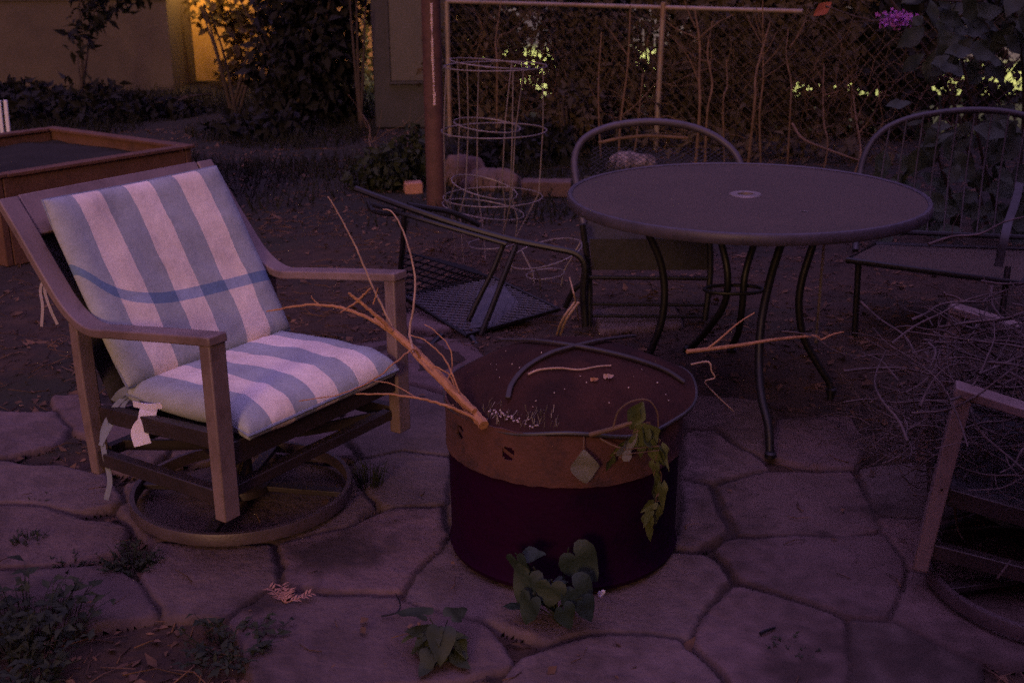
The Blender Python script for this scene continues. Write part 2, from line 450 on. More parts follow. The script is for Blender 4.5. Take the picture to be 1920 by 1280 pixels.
def build_patio():
    polys = [[P(u, v, z=0) for u, v in s_] for s_ in STONES + BACK]
    st = .0075
    gx = np.arange(-1.95, 1.75, st); gy = np.arange(1.78, 4.95, st)
    PXg, PYg = np.meshgrid(gx, gy)
    wx = np.empty(PXg.shape); wy = np.empty(PXg.shape); fn = np.empty(PXg.shape); cr = np.empty(PXg.shape)
    for j, y in enumerate(gy):
        for i, x in enumerate(gx):
            q = V((x * 7, y * 7, 0)); n1 = noise.noise(q); n2 = noise.noise(V((x * 23, y * 23, 4)))
            wx[j, i] = .016 * n1 + .007 * n2
            wy[j, i] = .016 * noise.noise(V((x * 7, y * 7, 9))) + .006 * n2
            fn[j, i] = n2; cr[j, i] = noise.noise(V((x * 2.6, y * 2.6, 20)))
    X_, Y_ = PXg + wx, PYg + wy
    D = np.stack([sdist(X_, Y_, p) for p in polys])
    idx = D.argmin(0); d1 = D.min(0); D2 = D.copy(); np.put_along_axis(D2, idx[None], 1e9, 0); d2 = D2.min(0)
    s = np.minimum((d2 - d1) / 2, .035 - d1)
    w = .0035 + .011 * np.clip(cr + .05, 0, 1)
    e = np.clip((s - w + .0045 * fn) / .008, -1, 1)
    t = np.clip((e + .45) / 1.1, 0, 1); t = t * t * (3 - 2 * t)          # 1 on the stone, 0 in the joint
    rgp = np.random.RandomState(3)
    sx, sy, sz = rgp.uniform(-.010, .010, len(polys)), rgp.uniform(-.006, .006, len(polys)), rgp.uniform(-.003, .003, len(polys))
    sz[len(STONES):] += .022
    cx = np.array([sum(q.x for q in p) / len(p) for p in polys]); cy = np.array([sum(q.y for q in p) / len(p) for p in polys])
    top = sz[idx] + sx[idx] * (PXg - cx[idx]) + sy[idx] * (PYg - cy[idx]) + .0012 * fn + .0025 * cr + .0016 * np.round(cr * 2.6 + fn * .7)
    z = top * t + (-.015 + .003 * fn) * (1 - t)
    keep = (d1 < .034)
    z = z - .03 * np.clip((d1 - .014) / .02, 0, 1)
    tn = rgp.uniform(.76, 1.16, (len(polys), 1)) * rgp.uniform(.965, 1.035, (len(polys), 3))
    used = np.zeros(PXg.shape, bool); q4 = keep[:-1, :-1] & keep[1:, :-1] & keep[:-1, 1:] & keep[1:, 1:]
    used[:-1, :-1] |= q4; used[1:, :-1] |= q4; used[:-1, 1:] |= q4; used[1:, 1:] |= q4
    vid = np.full(PXg.shape, -1); vid[used] = np.arange(used.sum())
    verts = np.stack([PXg[used], PYg[used], z[used]], 1)
    jj, ii = np.nonzero(q4)
    faces = np.stack([vid[jj, ii], vid[jj, ii + 1], vid[jj + 1, ii + 1], vid[jj + 1, ii]], 1)
    me = bpy.data.meshes.new('patio'); me.from_pydata(verts.tolist(), [], faces.tolist())
    at = me.attributes.new('tone', 'FLOAT_COLOR', 'POINT')
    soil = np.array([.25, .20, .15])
    dark_mix = np.zeros(PXg.shape)
    for (u, v, r) in ((1720, 1225, .42), (1850, 1110, .34), (1640, 960, .16), (1500, 1260, .16), (250, 1240, .34), (30, 1250, .4), (640, 1040, .16), (1550, 1000, .07), (480, 1130, .08), (1500, 770, .12), (820, 1245, .06), (1640, 830, .12)):  # patches blending the stone tone darker; those at the front left are soil
        q = P(u, v, z=0); dark_mix = np.maximum(dark_mix, 1.15 - np.hypot(PXg - q.x, (PYg - q.y) * 1.3) / r)
    dark_mix = np.maximum(dark_mix, .75 - s / .030)            # soil spilling over the edges
    dark_mix = np.clip(dark_mix * 1.25 + .9 * cr + .6 * fn - .12, 0, 1) * .85
    tt = t * (1 - dark_mix)
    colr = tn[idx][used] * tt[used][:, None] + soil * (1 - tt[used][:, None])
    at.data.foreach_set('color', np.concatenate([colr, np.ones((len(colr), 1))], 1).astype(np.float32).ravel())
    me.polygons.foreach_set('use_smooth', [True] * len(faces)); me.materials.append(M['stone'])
    o = bpy.data.objects.new('patio', me); COL.objects.link(o); return o
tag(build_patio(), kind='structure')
rg = random.Random(4)

def in_poly(x, y, poly):
    c = False
    for i in range(len(poly)):
        a, b = poly[i], poly[i - 1]
        if (a.y > y) != (b.y > y) and x < (b.x - a.x) * (y - a.y) / (b.y - a.y) + a.x: c = not c
    return c
WPOLY = [[P(u, v, z=0) for u, v in s_] for s_ in STONES]
def on_stone(x, y): return any(in_poly(x, y, p) for p in WPOLY)

# leaf litter
bm = bmesh.new()
rg = random.Random(9)
n = 0
while n < 15000:
    y = 1.9 + 8.6 * rg.random() ** 1.25; x = rg.uniform(-.5, .5) * (y * .98) + rg.uniform(-.2, .2)
    on = on_stone(x, y)
    if on and rg.random() < .972: continue
    if y < 4 and not on and rg.random() < .35: continue
    dens = .5 + .9 * noise.noise(V((x * 1.1, y * 1.1, 11)))
    if not on and rg.random() > dens + .25: continue
    z = (0.002 if on else gz(x, y)) + .004
    a = rg.uniform(0, TAU); d = V((math.cos(a), math.sin(a), rg.uniform(-.05, .35)))
    k = rg.random()
    if k < .62:
        L = rg.choice((.018, .024, .03, .05)) * rg.uniform(.6, 1.2) * (.6 if on else 1)
        leaf(bm, (x, y, z), d, V((rg.uniform(-.5, .5), rg.uniform(-.5, .5), 1)), L, L * rg.uniform(.3, .7), rg.uniform(-.4, .6), rg.uniform(-.3, .4))
    else:
        L = rg.uniform(.04, .16) * (.5 if on else 1)
        p = V((x, y, z)); q = p + V((d.x, d.y, rg.uniform(0, .12))) * L
        m_ = (p + q) / 2 + rvec(rg) * L * .12
        tube(bm, [p, m_, q], rg.uniform(.0008, .0022), 3)
    n += 1
tag(build('leaf_litter', bm, M['litter'], auto=False), 'dry brown leaf and twig litter strewn over the bare soil', 'leaf litter', kind='stuff')

# short rough grass in the back yard
bm = bmesh.new(); rg = random.Random(12); n = 0
while n < 17000:
    y = rg.uniform(6.6, 13.4); x = rg.uniform(-.49, .1) * y + .1
    if y < 8 and rg.random() < .6: continue
    if noise.noise(V((x * .8, y * .8, 2))) < -.15: continue
    p = V((x, y, gz(x, y) - .01)); h = rg.uniform(.05, .16)
    a = rg.uniform(0, TAU); d = V((math.cos(a), math.sin(a), 0)); lean = V((rg.uniform(-.6, .6), rg.uniform(-.6, .6), 1)) * h
    w = d * .006
    v0, v1, v2 = bm.verts.new(p - w), bm.verts.new(p + w), bm.verts.new(p + lean)
    bm.faces.new((v0, v1, v2)); n += 1
tag(build('grass', bm, M['grass'], auto=False), 'dark rough grass across the back yard', 'grass', kind='stuff')

# ------------------------------------------------------------------ swivel chairs
X, Y, Z = V((1, 0, 0)), V((0, 1, 0)), V((0, 0, 1))   # local: x forward, y to the chair's left, z up
HS = .338
def arc_ring(r, z, n=72): return [V((r * math.cos(TAU * k / n), r * math.sin(TAU * k / n), z)) for k in range(n)]
def swivel_chair(label):
    t = empty('swivel_chair')
    tag(t, label, 'chair')
    for s in (-HS, HS):
        bm = bmesh.new()
        path = smoothpts([(-.440, s, .893), (-.372, s, .812), (-.29, s, .71), (-.215, s, .628), (-.13, s, .588), (-.02, s, .598), (.16, s, .622), (.345, s, .645)], 5)
        bar(bm, path, Y, .058, .024)
        build('side_frame', bm, M['frame'], t, bevel=.004)
        bm = bmesh.new(); bar(bm, [(.322, s, .633), (.322, s, .17)], Y, .052, .038)
        build('front_leg', bm, M['frame'], t, bevel=.004)
        bm = bmesh.new(); bar(bm, smoothpts([(-.19, s, .60), (-.19, s, .42), (-.175, s, .17)], 4), Y, .045, .034)
        build('rear_leg', bm, M['frame'], t, bevel=.004)
        bm = bmesh.new(); bar(bm, [(-.176, s, .215), (.31, s, .225)], Y, .03, .04)
        build('lower_rail', bm, M['darkframe'], t, bevel=.003)
        bm = bmesh.new(); bar(bm, [(-.17, s * .93, .335), (.30, s * .93, .365)], Y, .028, .045)
        build('seat_rail', bm, M['darkframe'], t, bevel=.003)
    bm = bmesh.new(); bar(bm, [(-.404, -HS + .032, .846), (-.404, HS - .032, .846)], V((.62, 0, -.78)), .125, .022)
    build('top_rail', bm, M['frame'], t, bevel=.004)
    bm = bmesh.new(); bar(bm, [(.318, -HS + .029, .335), (.318, HS - .029, .335)], Z, .062, .028)
    build('front_apron', bm, M['darkframe'], t, bevel=.003)
    bm = bmesh.new(); bar(bm, [(.30, -HS + .03, .225), (.30, HS - .03, .225)], Z, .03, .03)
    build('front_stretcher', bm, M['darkframe'], t, bevel=.003)
    bm = bmesh.new(); bar(bm, [(-.17, -HS + .024, .225), (-.17, HS - .024, .225)], Z, .03, .03)
    build('rear_stretcher', bm, M['darkframe'], t, bevel=.003)
    # sling back and seat
    bm = bmesh.new(); rows = []
    for i in range(13):
        k = i / 12; x = -.415 + k * .26; z = .85 - k * .49 - .0 + .0
        rows.append([bm.verts.new((x - .03 * math.sin(math.pi * j / 8), -.295 + .59 * j / 8, z)) for j in range(9)])
    for a, b in zip(rows, rows[1:]):
        for j in range(8): bm.faces.new((a[j], a[j + 1], b[j + 1], b[j]))
    o = build('back_sling', bm, M['sling'], t); so = o.modifiers.new('thick', 'SOLIDIFY'); so.thickness = .006
    bm = bmesh.new(); rows = []
    for i in range(11):
        k = i / 10; x = -.15 + k * .455
        rows.append([bm.verts.new((x, -.30 + .60 * j / 8, .345 + .03 * k - .03 * math.sin(math.pi * j / 8))) for j in range(9)])
    for a, b in zip(rows, rows[1:]):
        for j in range(8): bm.faces.new((a[j], a[j + 1], b[j + 1], b[j]))
    o = build('seat_sling', bm, M['sling'], t); so = o.modifiers.new('thick', 'SOLIDIFY'); so.thickness = .006
    # rocker mechanism
    for s in (-1, 1):
        bm = bmesh.new(); bar(bm, smoothpts([(.29, s * .27, .228), (.15, s * .12, .205), (.03, s * .05, .195)], 5), Z, .03, .014)
        build('support_arm', bm, M['darkframe'], t, bevel=.002)
        bm = bmesh.new(); bar(bm, smoothpts([(-.165, s * .27, .228), (-.06, s * .14, .205), (.0, s * .05, .195)], 5), Z, .03, .014)
        build('support_arm', bm, M['darkframe'], t, bevel=.002)
        bm = bmesh.new(); bar(bm, smoothpts([(-.10, s * .06, .19), (.0, s * .06, .155), (.11, s * .06, .20), (.2, s * .08, .235)], 5), Y, .045, .008)
        build('leaf_spring', bm, M['darkframe'], t)
    bm = bmesh.new(); lathe(bm, [(0, .03), (.085, .03), (.08, .05), (.04, .065), (.032, .075), (.032, .15), (.06, .16), (.06, .18), (0, .18)], 28)
    build('pedestal', bm, M['darkframe'], t)
    bm = bmesh.new(); pr = []
    lathe(bm, [(.317, .012), (.317, .043), (.315, .046), (.302, .046), (.300, .043), (.300, .012), (.317, .012)], 96)
    build('base_ring', bm, M['ring'], t)
    for k in range(4):
        a = TAU * k / 4 + .5; d = V((math.cos(a), math.sin(a), 0))
        bm = bmesh.new(); bar(bm, smoothpts([d * .295 + Z * .03, d * .18 + Z * .034, d * .07 + Z * .04], 3), d.cross(Z), .034, .016)
        build('spoke', bm, M['darkframe'], t, bevel=.002)
    return t

def copy_tree(o, parent=None):
    kids = [c for c in bpy.data.objects if c.parent == o]
    c = o.copy(); COL.objects.link(c); c.parent = parent
    for k in kids: copy_tree(k, c)
    return c

CH = swivel_chair('brown metal swivel armchair under the striped cushion, on a round ring base')
CH['group'] = 'swivel patio armchairs'
CH2 = copy_tree(CH)
CH2['label'] = 'swivel armchair without a cushion, heaped with dry brush at the right edge'
CH.location = (-.788, 3.11, .002); CH.rotation_euler = (0, 0, -.603)
# its worn spring lets the body sit lower
rk = Matrix.Translation((0, 0, -.103)) @ Matrix.Translation((.352, 0, .66)) @ Matrix.Rotation(-.11, 4, 'Y') @ Matrix.Translation((-.352, 0, -.66))
fc = rk @ V((.352, 0, .66))
qn, qf = P(1786, 714, z=fc.z), P(1777, 568, z=fc.z)      # its two front arm corners
wv = (qf - qn); yaw2 = math.atan2(wv.y, wv.x) + math.pi / 2; mid2 = (qn + qf) / 2
CH2.location = (mid2.x - fc.x * math.cos(yaw2), mid2.y - fc.x * math.sin(yaw2), .002); CH2.rotation_euler = (0, 0, yaw2)
body = CH2.location.copy(); CH2.location = (1.35, 2.575, .002)      # the ring sits a little forward of the body
rk = Matrix.Translation(Matrix.Rotation(-yaw2, 3, 'Z') @ (body - CH2.location)) @ rk
for ch in [o for o in bpy.data.objects if o.parent == CH2]:
    if ch.name.split('.')[0] not in ('base_ring', 'spoke', 'pedestal'):
        ch.matrix_basis = rk
CHM = Matrix.Translation(V((-.788, 3.11, 0))) @ Matrix.Rotation(-.603, 4, 'Z')
def CL(f, s, z): return CHM @ V((f, s, z))

# ------------------------------------------------------------------ the cushion
def pad(W, L, T, frame, vo, sag=0, nx=28, ny=28, seed=0):
    """puffy pad: frame(a, b, c) -> point with a in -1..1 across, b in 0..1 along, c height above the back face"""
    bm = bmesh.new(); uvl = bm.loops.layers.uv.new('UVMap'); info = {}
    def prof(a, b):
        e = min(1 - abs(a), min(b, 1 - b) * 2 * L / W)
        e = max(0, e) * W / 2
        return min(1, math.sqrt(max(0, 1 - (1 - min(1, e / .05)) ** 2)))
    def co(t): return math.sin(t * math.pi / 2)   # crowd samples near the edges
    G = {}
    for top in (0, 1):
        for i in range(nx + 1):
            for j in range(ny + 1):
                a = co(-1 + 2 * i / nx); b = .5 + .5 * co(-1 + 2 * j / ny)
                h = prof(a, b)
                if (i in (0, nx) or j in (0, ny)) and top: G[1, i, j] = G[0, i, j]; continue
                # rounded corners in plan
                wob = .006 * noise.noise(V((a * 3, b * 5, seed))) + .003 * noise.noise(V((a * 9, b * 11, seed + 4)))
                crown = .86 + .14 * (1 - a * a) * (1 - (2 * b - 1) ** 2)
                c = T * .5 + (T * .5 * h * crown + wob * h) * (1 if top else -1) 
                bulge = 1 + .02 * (1 - (2 * b - 1) ** 4)
                v = bm.verts.new(frame(a * bulge, b, c)); info[v] = (.5 + .5 * a, vo + b * .999); G[top, i, j] = v
    for top in (0, 1):
        for i in range(nx):
            for j in range(ny):
                q = (G[top, i, j], G[top, i + 1, j], G[top, i + 1, j + 1], G[top, i, j + 1])
                f = bm.faces.new(q if top else q[::-1])
                for l in f.loops: l[uvl].uv = info[l.vert]
    rim = [frame(co(-1 + 2 * i / nx) * (1 + .0), 0, T / 2) for i in range(nx + 1)]
    return bm
CU = empty('chair_cushion', CL(.1, 0, .36))
tag(CU, 'hinged two-pad cushion with faded blue-grey and pink stripes, on the swivel armchair', 'cushion')
CUI = Matrix.Translation(-CU.location)
def backf(a, b, c):
    top, bot = V((-.372, 0, .878)), V((-.105, 0, .405))
    d = bot - top; n = V((d.z * -1, 0, d.x)).normalized()
    if n.x < 0: n = -n
    k = .300
    bow = -.012 * (1 - a * a)
    return CL(*(top + d * b + n * (c + .008 + bow) + V((0, a * -k * -1, 0))))
def seatf(a, b, c):
    back, front = V((-.095, 0, .352)), V((.365, 0, .372))
    p = back + (front - back) * b
    dr = -.03 * max(0, b - .82) / .18
    return CL(p.x, a * .287, p.z + c + dr)
def piping(frame, T, L):
    bm = bmesh.new(); pts = []
    n = 26
    def co(t): return math.sin(t * math.pi / 2)
    for i in range(n): pts.append(frame(-1 + 2 * i / n, 0, T / 2))
    for i in range(n): pts.append(frame(1, i / n, T / 2))
    for i in range(n): pts.append(frame(1 - 2 * i / n, 1, T / 2))
    for i in range(n): pts.append(frame(-1, 1 - i / n, T / 2))
    tube(bm, pts, .0045, 6, closed=True)
    bmesh.ops.transform(bm, matrix=CUI, verts=bm.verts)
    return bm
# note: u runs from the chair's right (near) side to its left (far) side
bmb = pad(.57, .62, .062, backf, 0, seed=1); bmesh.ops.transform(bmb, matrix=CUI, verts=bmb.verts)
bp_ = build('back_pad', bmb, M['cushion'], CU, auto=False)
build('piping', piping(backf, .062, .62), M['blueribbon'], bp_)
bms = pad(.57, .48, .088, seatf, 1.0, seed=7); bmesh.ops.transform(bms, matrix=CUI, verts=bms.verts)
sp_ = build('seat_pad', bms, M['cushion'], CU, auto=False)
build('piping', piping(seatf, .088, .48), M['blueribbon'], sp_)
def ribbon(name, pts, w, m, side=(1, 0, 0), parent=CU):
    bm = bmesh.new(); bar(bm, smoothpts(pts, 5), side, w, .0022)
    bmesh.ops.transform(bm, matrix=CUI, verts=bm.verts)
    return build(name, bm, m, parent)
ya = 3.05
ribbon('tie', [P(78, 398, y=3.22), P(66, 412, y=3.19), P(66, 440, y=3.17), P(80, 475, y=3.15)], .010, M['ribbon'])
ribbon('tie', [P(100, 500, y=3.10), P(82, 525, y=3.09), P(76, 545, y=3.08), P(80, 575, y=3.06), P(78, 612, y=3.05)], .008, M['ribbon'])
ribbon('tie', [P(104, 500, y=3.10), P(90, 525, y=3.09), P(84, 545, y=3.08), P(95, 580, y=3.06), P(108, 608, y=3.05)], .008, M['ribbon'])
ribbon('tie', [P(402, 345, y=3.52), P(420, 380, y=3.50), P(436, 430, y=3.47), P(446, 465, y=3.45), P(450, 494, y=3.44)], .010, M['ribbon'])
ribbon('tie', [P(408, 352, y=3.52), P(430, 400, y=3.50), P(448, 455, y=3.46), P(462, 490, y=3.44)], .010, M['ribbon'])
ribbon('tie', [P(275, 725, y=2.99), P(245, 738, y=2.95), P(222, 755, y=2.93), P(205, 780, y=2.92), P(192, 815, y=2.91), P(196, 850, y=2.90), P(203, 880, y=2.90), P(206, 905, y=2.90), P(199, 936, y=2.90)], .014, M['blueribbon'])
ribbon('tie', [P(270, 728, y=2.98), P(240, 748, y=2.94), P(226, 770, y=2.92), P(206, 800, y=2.91), P(188, 835, y=2.90)], .012, M['blueribbon'])
ribbon('tie', [P(215, 752, y=2.94), P(230, 735, y=2.93), P(262, 722, y=2.94), P(280, 718, y=2.97)], .022, M['blueribbon'])
ribbon('care_tag', [P(286, 757, y=2.87), P(278, 770, y=2.845), P(274, 792, y=2.835), P(262, 810, y=2.832), P(268, 834, y=2.825)], .046, M['tag'])
ribbon('care_tag', [P(250, 757, y=2.87), P(278, 762, y=2.84), P(304, 760, y=2.84)], .016, M['tag'], side=(0, 0, 1))
for (u, v, dy) in ((525, 797, 0), (612, 757, 0)):
    q = P(u, v, y=CL(.34, -.14 if u < 600 else .07, .36).y)
    bm = bmesh.new(); bmesh.ops.create_icosphere(bm, subdivisions=2, radius=.011, matrix=Matrix.Translation(q) @ Matrix.Rotation(-.5, 4, 'Y') @ Matrix.Diagonal((1.25, .7, .55, 1)))
    o = build_at('plastic_glide', bm, M['white'])
    tag(o, 'white plastic clip on the armchair apron nearer the front leg' if u < 600 else 'white plastic clip on the armchair apron nearer the middle', 'clip', 'plastic clips on the armchair')

# ------------------------------------------------------------------ fire drum
DX, DY, DR, DH = .134, 2.848, .304, .44
FD = empty('fire_drum', (DX, DY, 0))
tag(FD, 'cut-down dark steel drum fire pit with a rusty upper band', 'fire pit')
bm = bmesh.new()
lathe(bm, [(0, .012), (.24, .012), (.285, .004), (.302, .012), (.306, .024), (.300, .036), (.300, .12), (.3015, .20), (.301, .30), (.300, .42), (.292, .42), (.290, .03), (0, .03)], 96)
build('drum_body', bm, M['drum'], FD)
# band with punched holes
HOL = []
for (u, v) in ((952, 850), (862, 810), (1180, 880)):
    a0 = None
    best = 9
    for k in range(720):
        a = TAU * k / 720
        for z in (.36,):
            q = V((DX + .309 * math.cos(a), DY + .309 * math.sin(a), z))
            w = P(u, v, y=q.y)
            e = abs(w.x - q.x) + (0 if math.sin(a) < .2 else 9)
            if e < best: best, a0, zz = e, a, w.z
    HOL.append((a0, zz))
def band_mesh():
    bm = bmesh.new(); n = 360; zs = [.300 + .134 * i / 28 for i in range(29)]
    hr = .0185
    def inhole(a, z):
        for (h, hz) in HOL[:2]:
            da = (a - h + math.pi) % TAU - math.pi
            if (da * .309) ** 2 + (z - hz) ** 2 < hr * hr: return True
        return False
    vs = {}
    def vert(r, i, j):
        k = (r, i % n, j)
        if k not in vs:
            a = TAU * (i % n) / n; z = zs[j]
            rr = (.309 if r else .3045) + .0012 * noise.noise(V((math.cos(a) * 3, math.sin(a) * 3, z * 9)))
            zz = z + ((.005 * noise.noise(V((math.cos(a) * 2, math.sin(a) * 2, 9))) + .0035 * noise.noise(V((math.cos(a) * 11, math.sin(a) * 11, 9)))) if j in (0, 28) else 0)
            vs[k] = bm.verts.new((rr * math.cos(a), rr * math.sin(a), zz))
        return vs[k]
    keep = lambda i, j: 0 <= j < 28 and not inhole(TAU * ((i % n) + .5) / n, (zs[j] + zs[min(j + 1, 28)]) / 2)
    for i in range(n):
        for j in range(28):
            if not keep(i, j): continue
            bm.faces.new((vert(1, i, j), vert(1, i + 1, j), vert(1, i + 1, j + 1), vert(1, i, j + 1)))
            bm.faces.new((vert(0, i, j + 1), vert(0, i + 1, j + 1), vert(0, i + 1, j), vert(0, i, j)))
            if not keep(i, j - 1): bm.faces.new((vert(1, i, j), vert(0, i, j), vert(0, i + 1, j), vert(1, i + 1, j)))
            if not keep(i, j + 1): bm.faces.new((vert(1, i, j + 1), vert(1, i + 1, j + 1), vert(0, i + 1, j + 1), vert(0, i, j + 1)))
            if not keep(i - 1, j): bm.faces.new((vert(1, i, j), vert(1, i, j + 1), vert(0, i, j + 1), vert(0, i, j)))
            if not keep(i + 1, j): bm.faces.new((vert(1, i + 1, j), vert(0, i + 1, j), vert(0, i + 1, j + 1), vert(1, i + 1, j + 1)))
    # smooth hole rims: pull rim verts onto the circle
    for k, v in vs.items():
        a = TAU * k[1] / n; z = zs[k[2]]
        for (h, hz) in HOL[:2]:
            da = ((a - h + math.pi) % TAU - math.pi) * .309; dz = z - hz; d = math.hypot(da, dz)
            if .6 * hr < d < 1.28 * hr and any(len(e.link_faces) and e.calc_face_angle(0) > 1 for e in v.link_edges):
                s = hr / d; na = h + da * s / .309; r = math.hypot(v.co.x, v.co.y)
                v.co = V((r * math.cos(na), r * math.sin(na), hz + dz * s))
    return bm
build('rust_band', band_mesh(), M['rust'], FD)
for (h, hz) in HOL[:2]:
    # dark plug plate a little inside each vent (the drum wall behind the hole)
    bm = bmesh.new()
    d = V((math.cos(h), math.sin(h), 0)); t_ = V((-d.y, d.x, 0))
    bar(bm, [d * .3035 + t_ * -.017 + Z * (hz + .007), d * .3035 + t_ * .017 + Z * (hz - .012)], d.cross(t_), .009, .002)
    build('vent_slider', bm, M['rust'], FD)

# domed spark-screen lid
LZ = .436
def lidripple(a, r, z):
    k = max(0, (r - .2) / .14)
    f = .010 * math.sin(3 * a + 1.0) + .006 * math.sin(7 * a)
    dip = -.012 * math.exp(-((a - 4.05) / .35) ** 2)
    return V((0, 0, (f + dip) * k))
LID = empty('drum_lid', (DX + .016, DY + .015, LZ))
tag(LID, 'dark domed mesh spark screen lid with crossed rods, lying on the drum', 'fire pit lid')
RR, HH = .324, .112
def domez(r): return HH * (1 - min(1, r / RR) ** 2.0)
def on_lid(u, v):
    for k in range(400):
        y = 2.40 + k * .002; w = P(u, v, y=y)
        r = math.hypot(w.x - LID.location.x, w.y - LID.location.y)
        if r < RR and w.z <= LZ + domez(r) + .001: return w
    w = P(u, v, z=LZ + .03); return w
bm = bmesh.new()
prof = [(max(.0005, RR * k / 22), domez(RR * k / 22)) for k in range(23)]
prof += [(RR + .005, -.004), (RR + .003, -.012), (RR - .004, -.008)]
lathe(bm, prof, 96, ripple=lidripple)
build('mesh_dome', bm, M['lid'], LID)
for px in ([(952, 752), (960, 725), (985, 695), (1030, 668), (1072, 655), (1130, 642), (1190, 634)], [(935, 642), (1000, 643), (1072, 652), (1140, 665), (1200, 681), (1250, 700), (1284, 722)]):
    bm = bmesh.new(); pts = [on_lid(*p) - LID.location + Z * .008 for p in px]; pts = smoothpts(pts, 5)
    bar(bm, pts, (pts[-1] - pts[0]).cross(Z), .013, .007)
    build('cross_rod', bm, M['rod'], LID, bevel=.002)
bm = bmesh.new(); tube(bm, [V(((RR + .002) * math.cos(a), (RR + .002) * math.sin(a), -.004)) + lidripple(a, RR, 0) for a in [TAU * k / 96 for k in range(96)]], .0048, 8, closed=True)
build('rim', bm, M['slatpaint'], LID)
# frayed wires on the near-left rim
bm = bmesh.new(); rg = random.Random(5)
for k in range(70):
    a = math.radians(rg.uniform(222, 262)); r = rg.uniform(.275, .318)
    q = V((r * math.cos(a), r * math.sin(a), domez(r) + .002)) + lidripple(a, r, 0)
    tube(bm, [q, q + V((rg.uniform(-.006, .012), rg.uniform(-.012, .008), rg.uniform(.008, .022)))], .0007, 3)
build('frayed_wire', bm, M['wire'], LID)
bm = bmesh.new()
for k in range(44):
    u = rg.uniform(915, 1010); v = 768 + (u - 915) * .36 + rg.gauss(0, 4.5)
    q = on_lid(u, v)
    bmesh.ops.create_icosphere(bm, subdivisions=1, radius=rg.uniform(.0012, .0045), matrix=Matrix.Translation(q + Z * .002) @ Matrix.Diagonal((1, 1, .6, 1)))
tag(build_at('ash_crumbs', bm, M['ash']), 'pale ash crumbs along the near left rim of the drum lid', 'ash', kind='stuff')
def thin_twig(name, label, px, r, m, group=None, r2=None, cat='twig', parts=()):
    bm = bmesh.new(); tube(bm, smoothpts(px, 5), r, 6, r2=r2)
    for q in parts: tube(bm, smoothpts(q, 4), r * .7, 5, r2=r * .3)
    return tag(build_at(name, bm, m), label, cat, group)
thin_twig('twig', 'thin crooked dry twig lying across the top of the drum lid',
          [on_lid(u, v) + Z * .006 for u, v in ((990, 706), (1012, 697), (1050, 694), (1085, 697), (1120, 691), (1146, 689))], .003, M['paletwig'], r2=.0016)
for (u, v, L, lab) in ((1138, 712, .022, 'larger pale dry leaf scrap on the drum lid'), (1112, 717, .017, 'small reddish dry leaf scrap on the drum lid, beside the larger scrap')):
    bm = bmesh.new(); q = on_lid(u, v) + Z * .004
    bigleaf(bm, q, V((.6, .3, .2)), V((-.2, -.5, 1)), L, L * .8, fold=.6)
    bigleaf(bm, q, V((-.4, .5, .5)), V((-.3, -.6, .6)), L * .7, L * .6, fold=.5)
    tag(build_at('leaf_scrap', bm, M['twig'] if L < .02 else M['paletwig']), lab, 'leaf', 'leaf scraps on the lid')
bm = bmesh.new()
for k in range(34):
    u = rg.uniform(900, 1270); v = rg.uniform(650, 790); q = on_lid(u, v)
    bmesh.ops.create_icosphere(bm, subdivisions=1, radius=rg.uniform(.001, .0026), matrix=Matrix.Translation(q + Z * .002))
tag(build_at('debris_specks', bm, M['ash']), 'tiny pale specks of debris scattered over the drum lid', 'debris', kind='stuff')

# big dry branch wedged under the lid
BR = empty('dry_branch', P(905, 795, y=2.58))
tag(BR, 'long orange-brown dry branch with side twigs, wedged under the drum lid', 'branch')
BI = Matrix.Translation(-BR.location)
def bpart(name, px, r, r2, parent=BR, m='twig', seg=7):
    bm = bmesh.new(); pts = smoothpts([P(u, v, y=y) for u, v, y in px], 6)
    rg2 = random.Random(int(px[0][0] * 7 + px[0][1]))
    pts = [p + rvec(rg2) * min(r, .003) * .5 for p in pts]
    tube(bm, pts, r, seg, r2=r2)
    bmesh.ops.transform(bm, matrix=BI, verts=bm.verts)
    return build(name, bm, M[m], parent)
bpart('stem', [(908, 797, 2.60), (880, 765, 2.66), (835, 718, 2.72), (790, 670, 2.80), (745, 628, 2.86), (705, 598, 2.92)], .0135, .009)
bpart('stem', [(890, 772, 2.63), (850, 735, 2.69), (800, 690, 2.76), (775, 662, 2.80)], .008, .004)
bpart('twig', [(745, 628, 2.86), (690, 596, 2.92), (640, 577, 2.97), (590, 571, 3.0), (545, 575, 3.03), (500, 584, 3.05)], .0055, .002)
bpart('twig', [(735, 620, 2.86), (715, 600, 2.86), (690, 578, 2.86), (662, 556, 2.86), (655, 550, 2.86)], .006, .003)
bpart('twig', [(672, 565, 2.86), (655, 575, 2.85), (638, 586, 2.84)], .003, .0015)
bpart('twig', [(672, 562, 2.86), (690, 545, 2.86), (694, 540, 2.86)], .003, .0015)
bpart('twig', [(615, 368, 2.92), (640, 410, 2.92), (665, 458, 2.91), (685, 505, 2.90), (705, 550, 2.89), (742, 626, 2.87)], .0016, .0032, m='paletwig')
bpart('twig', [(718, 392, 2.98), (735, 398, 2.97), (752, 425, 2.95), (768, 470, 2.92), (778, 520, 2.90), (776, 570, 2.87), (768, 620, 2.85), (775, 660, 2.80)], .0016, .0034, m='paletwig')
bpart('twig', [(895, 785, 2.62), (850, 765, 2.62), (800, 750, 2.63), (740, 740, 2.65), (668, 738, 2.66)], .0042, .0018)
bpart('twig', [(790, 672, 2.79), (775, 655, 2.77), (740, 680, 2.72), (705, 708, 2.68), (640, 738, 2.66), (560, 752, 2.65)], .0030, .0012)
bpart('twig', [(800, 680, 2.77), (840, 700, 2.74), (855, 730, 2.70), (885, 775, 2.63)], .0020, .0018)
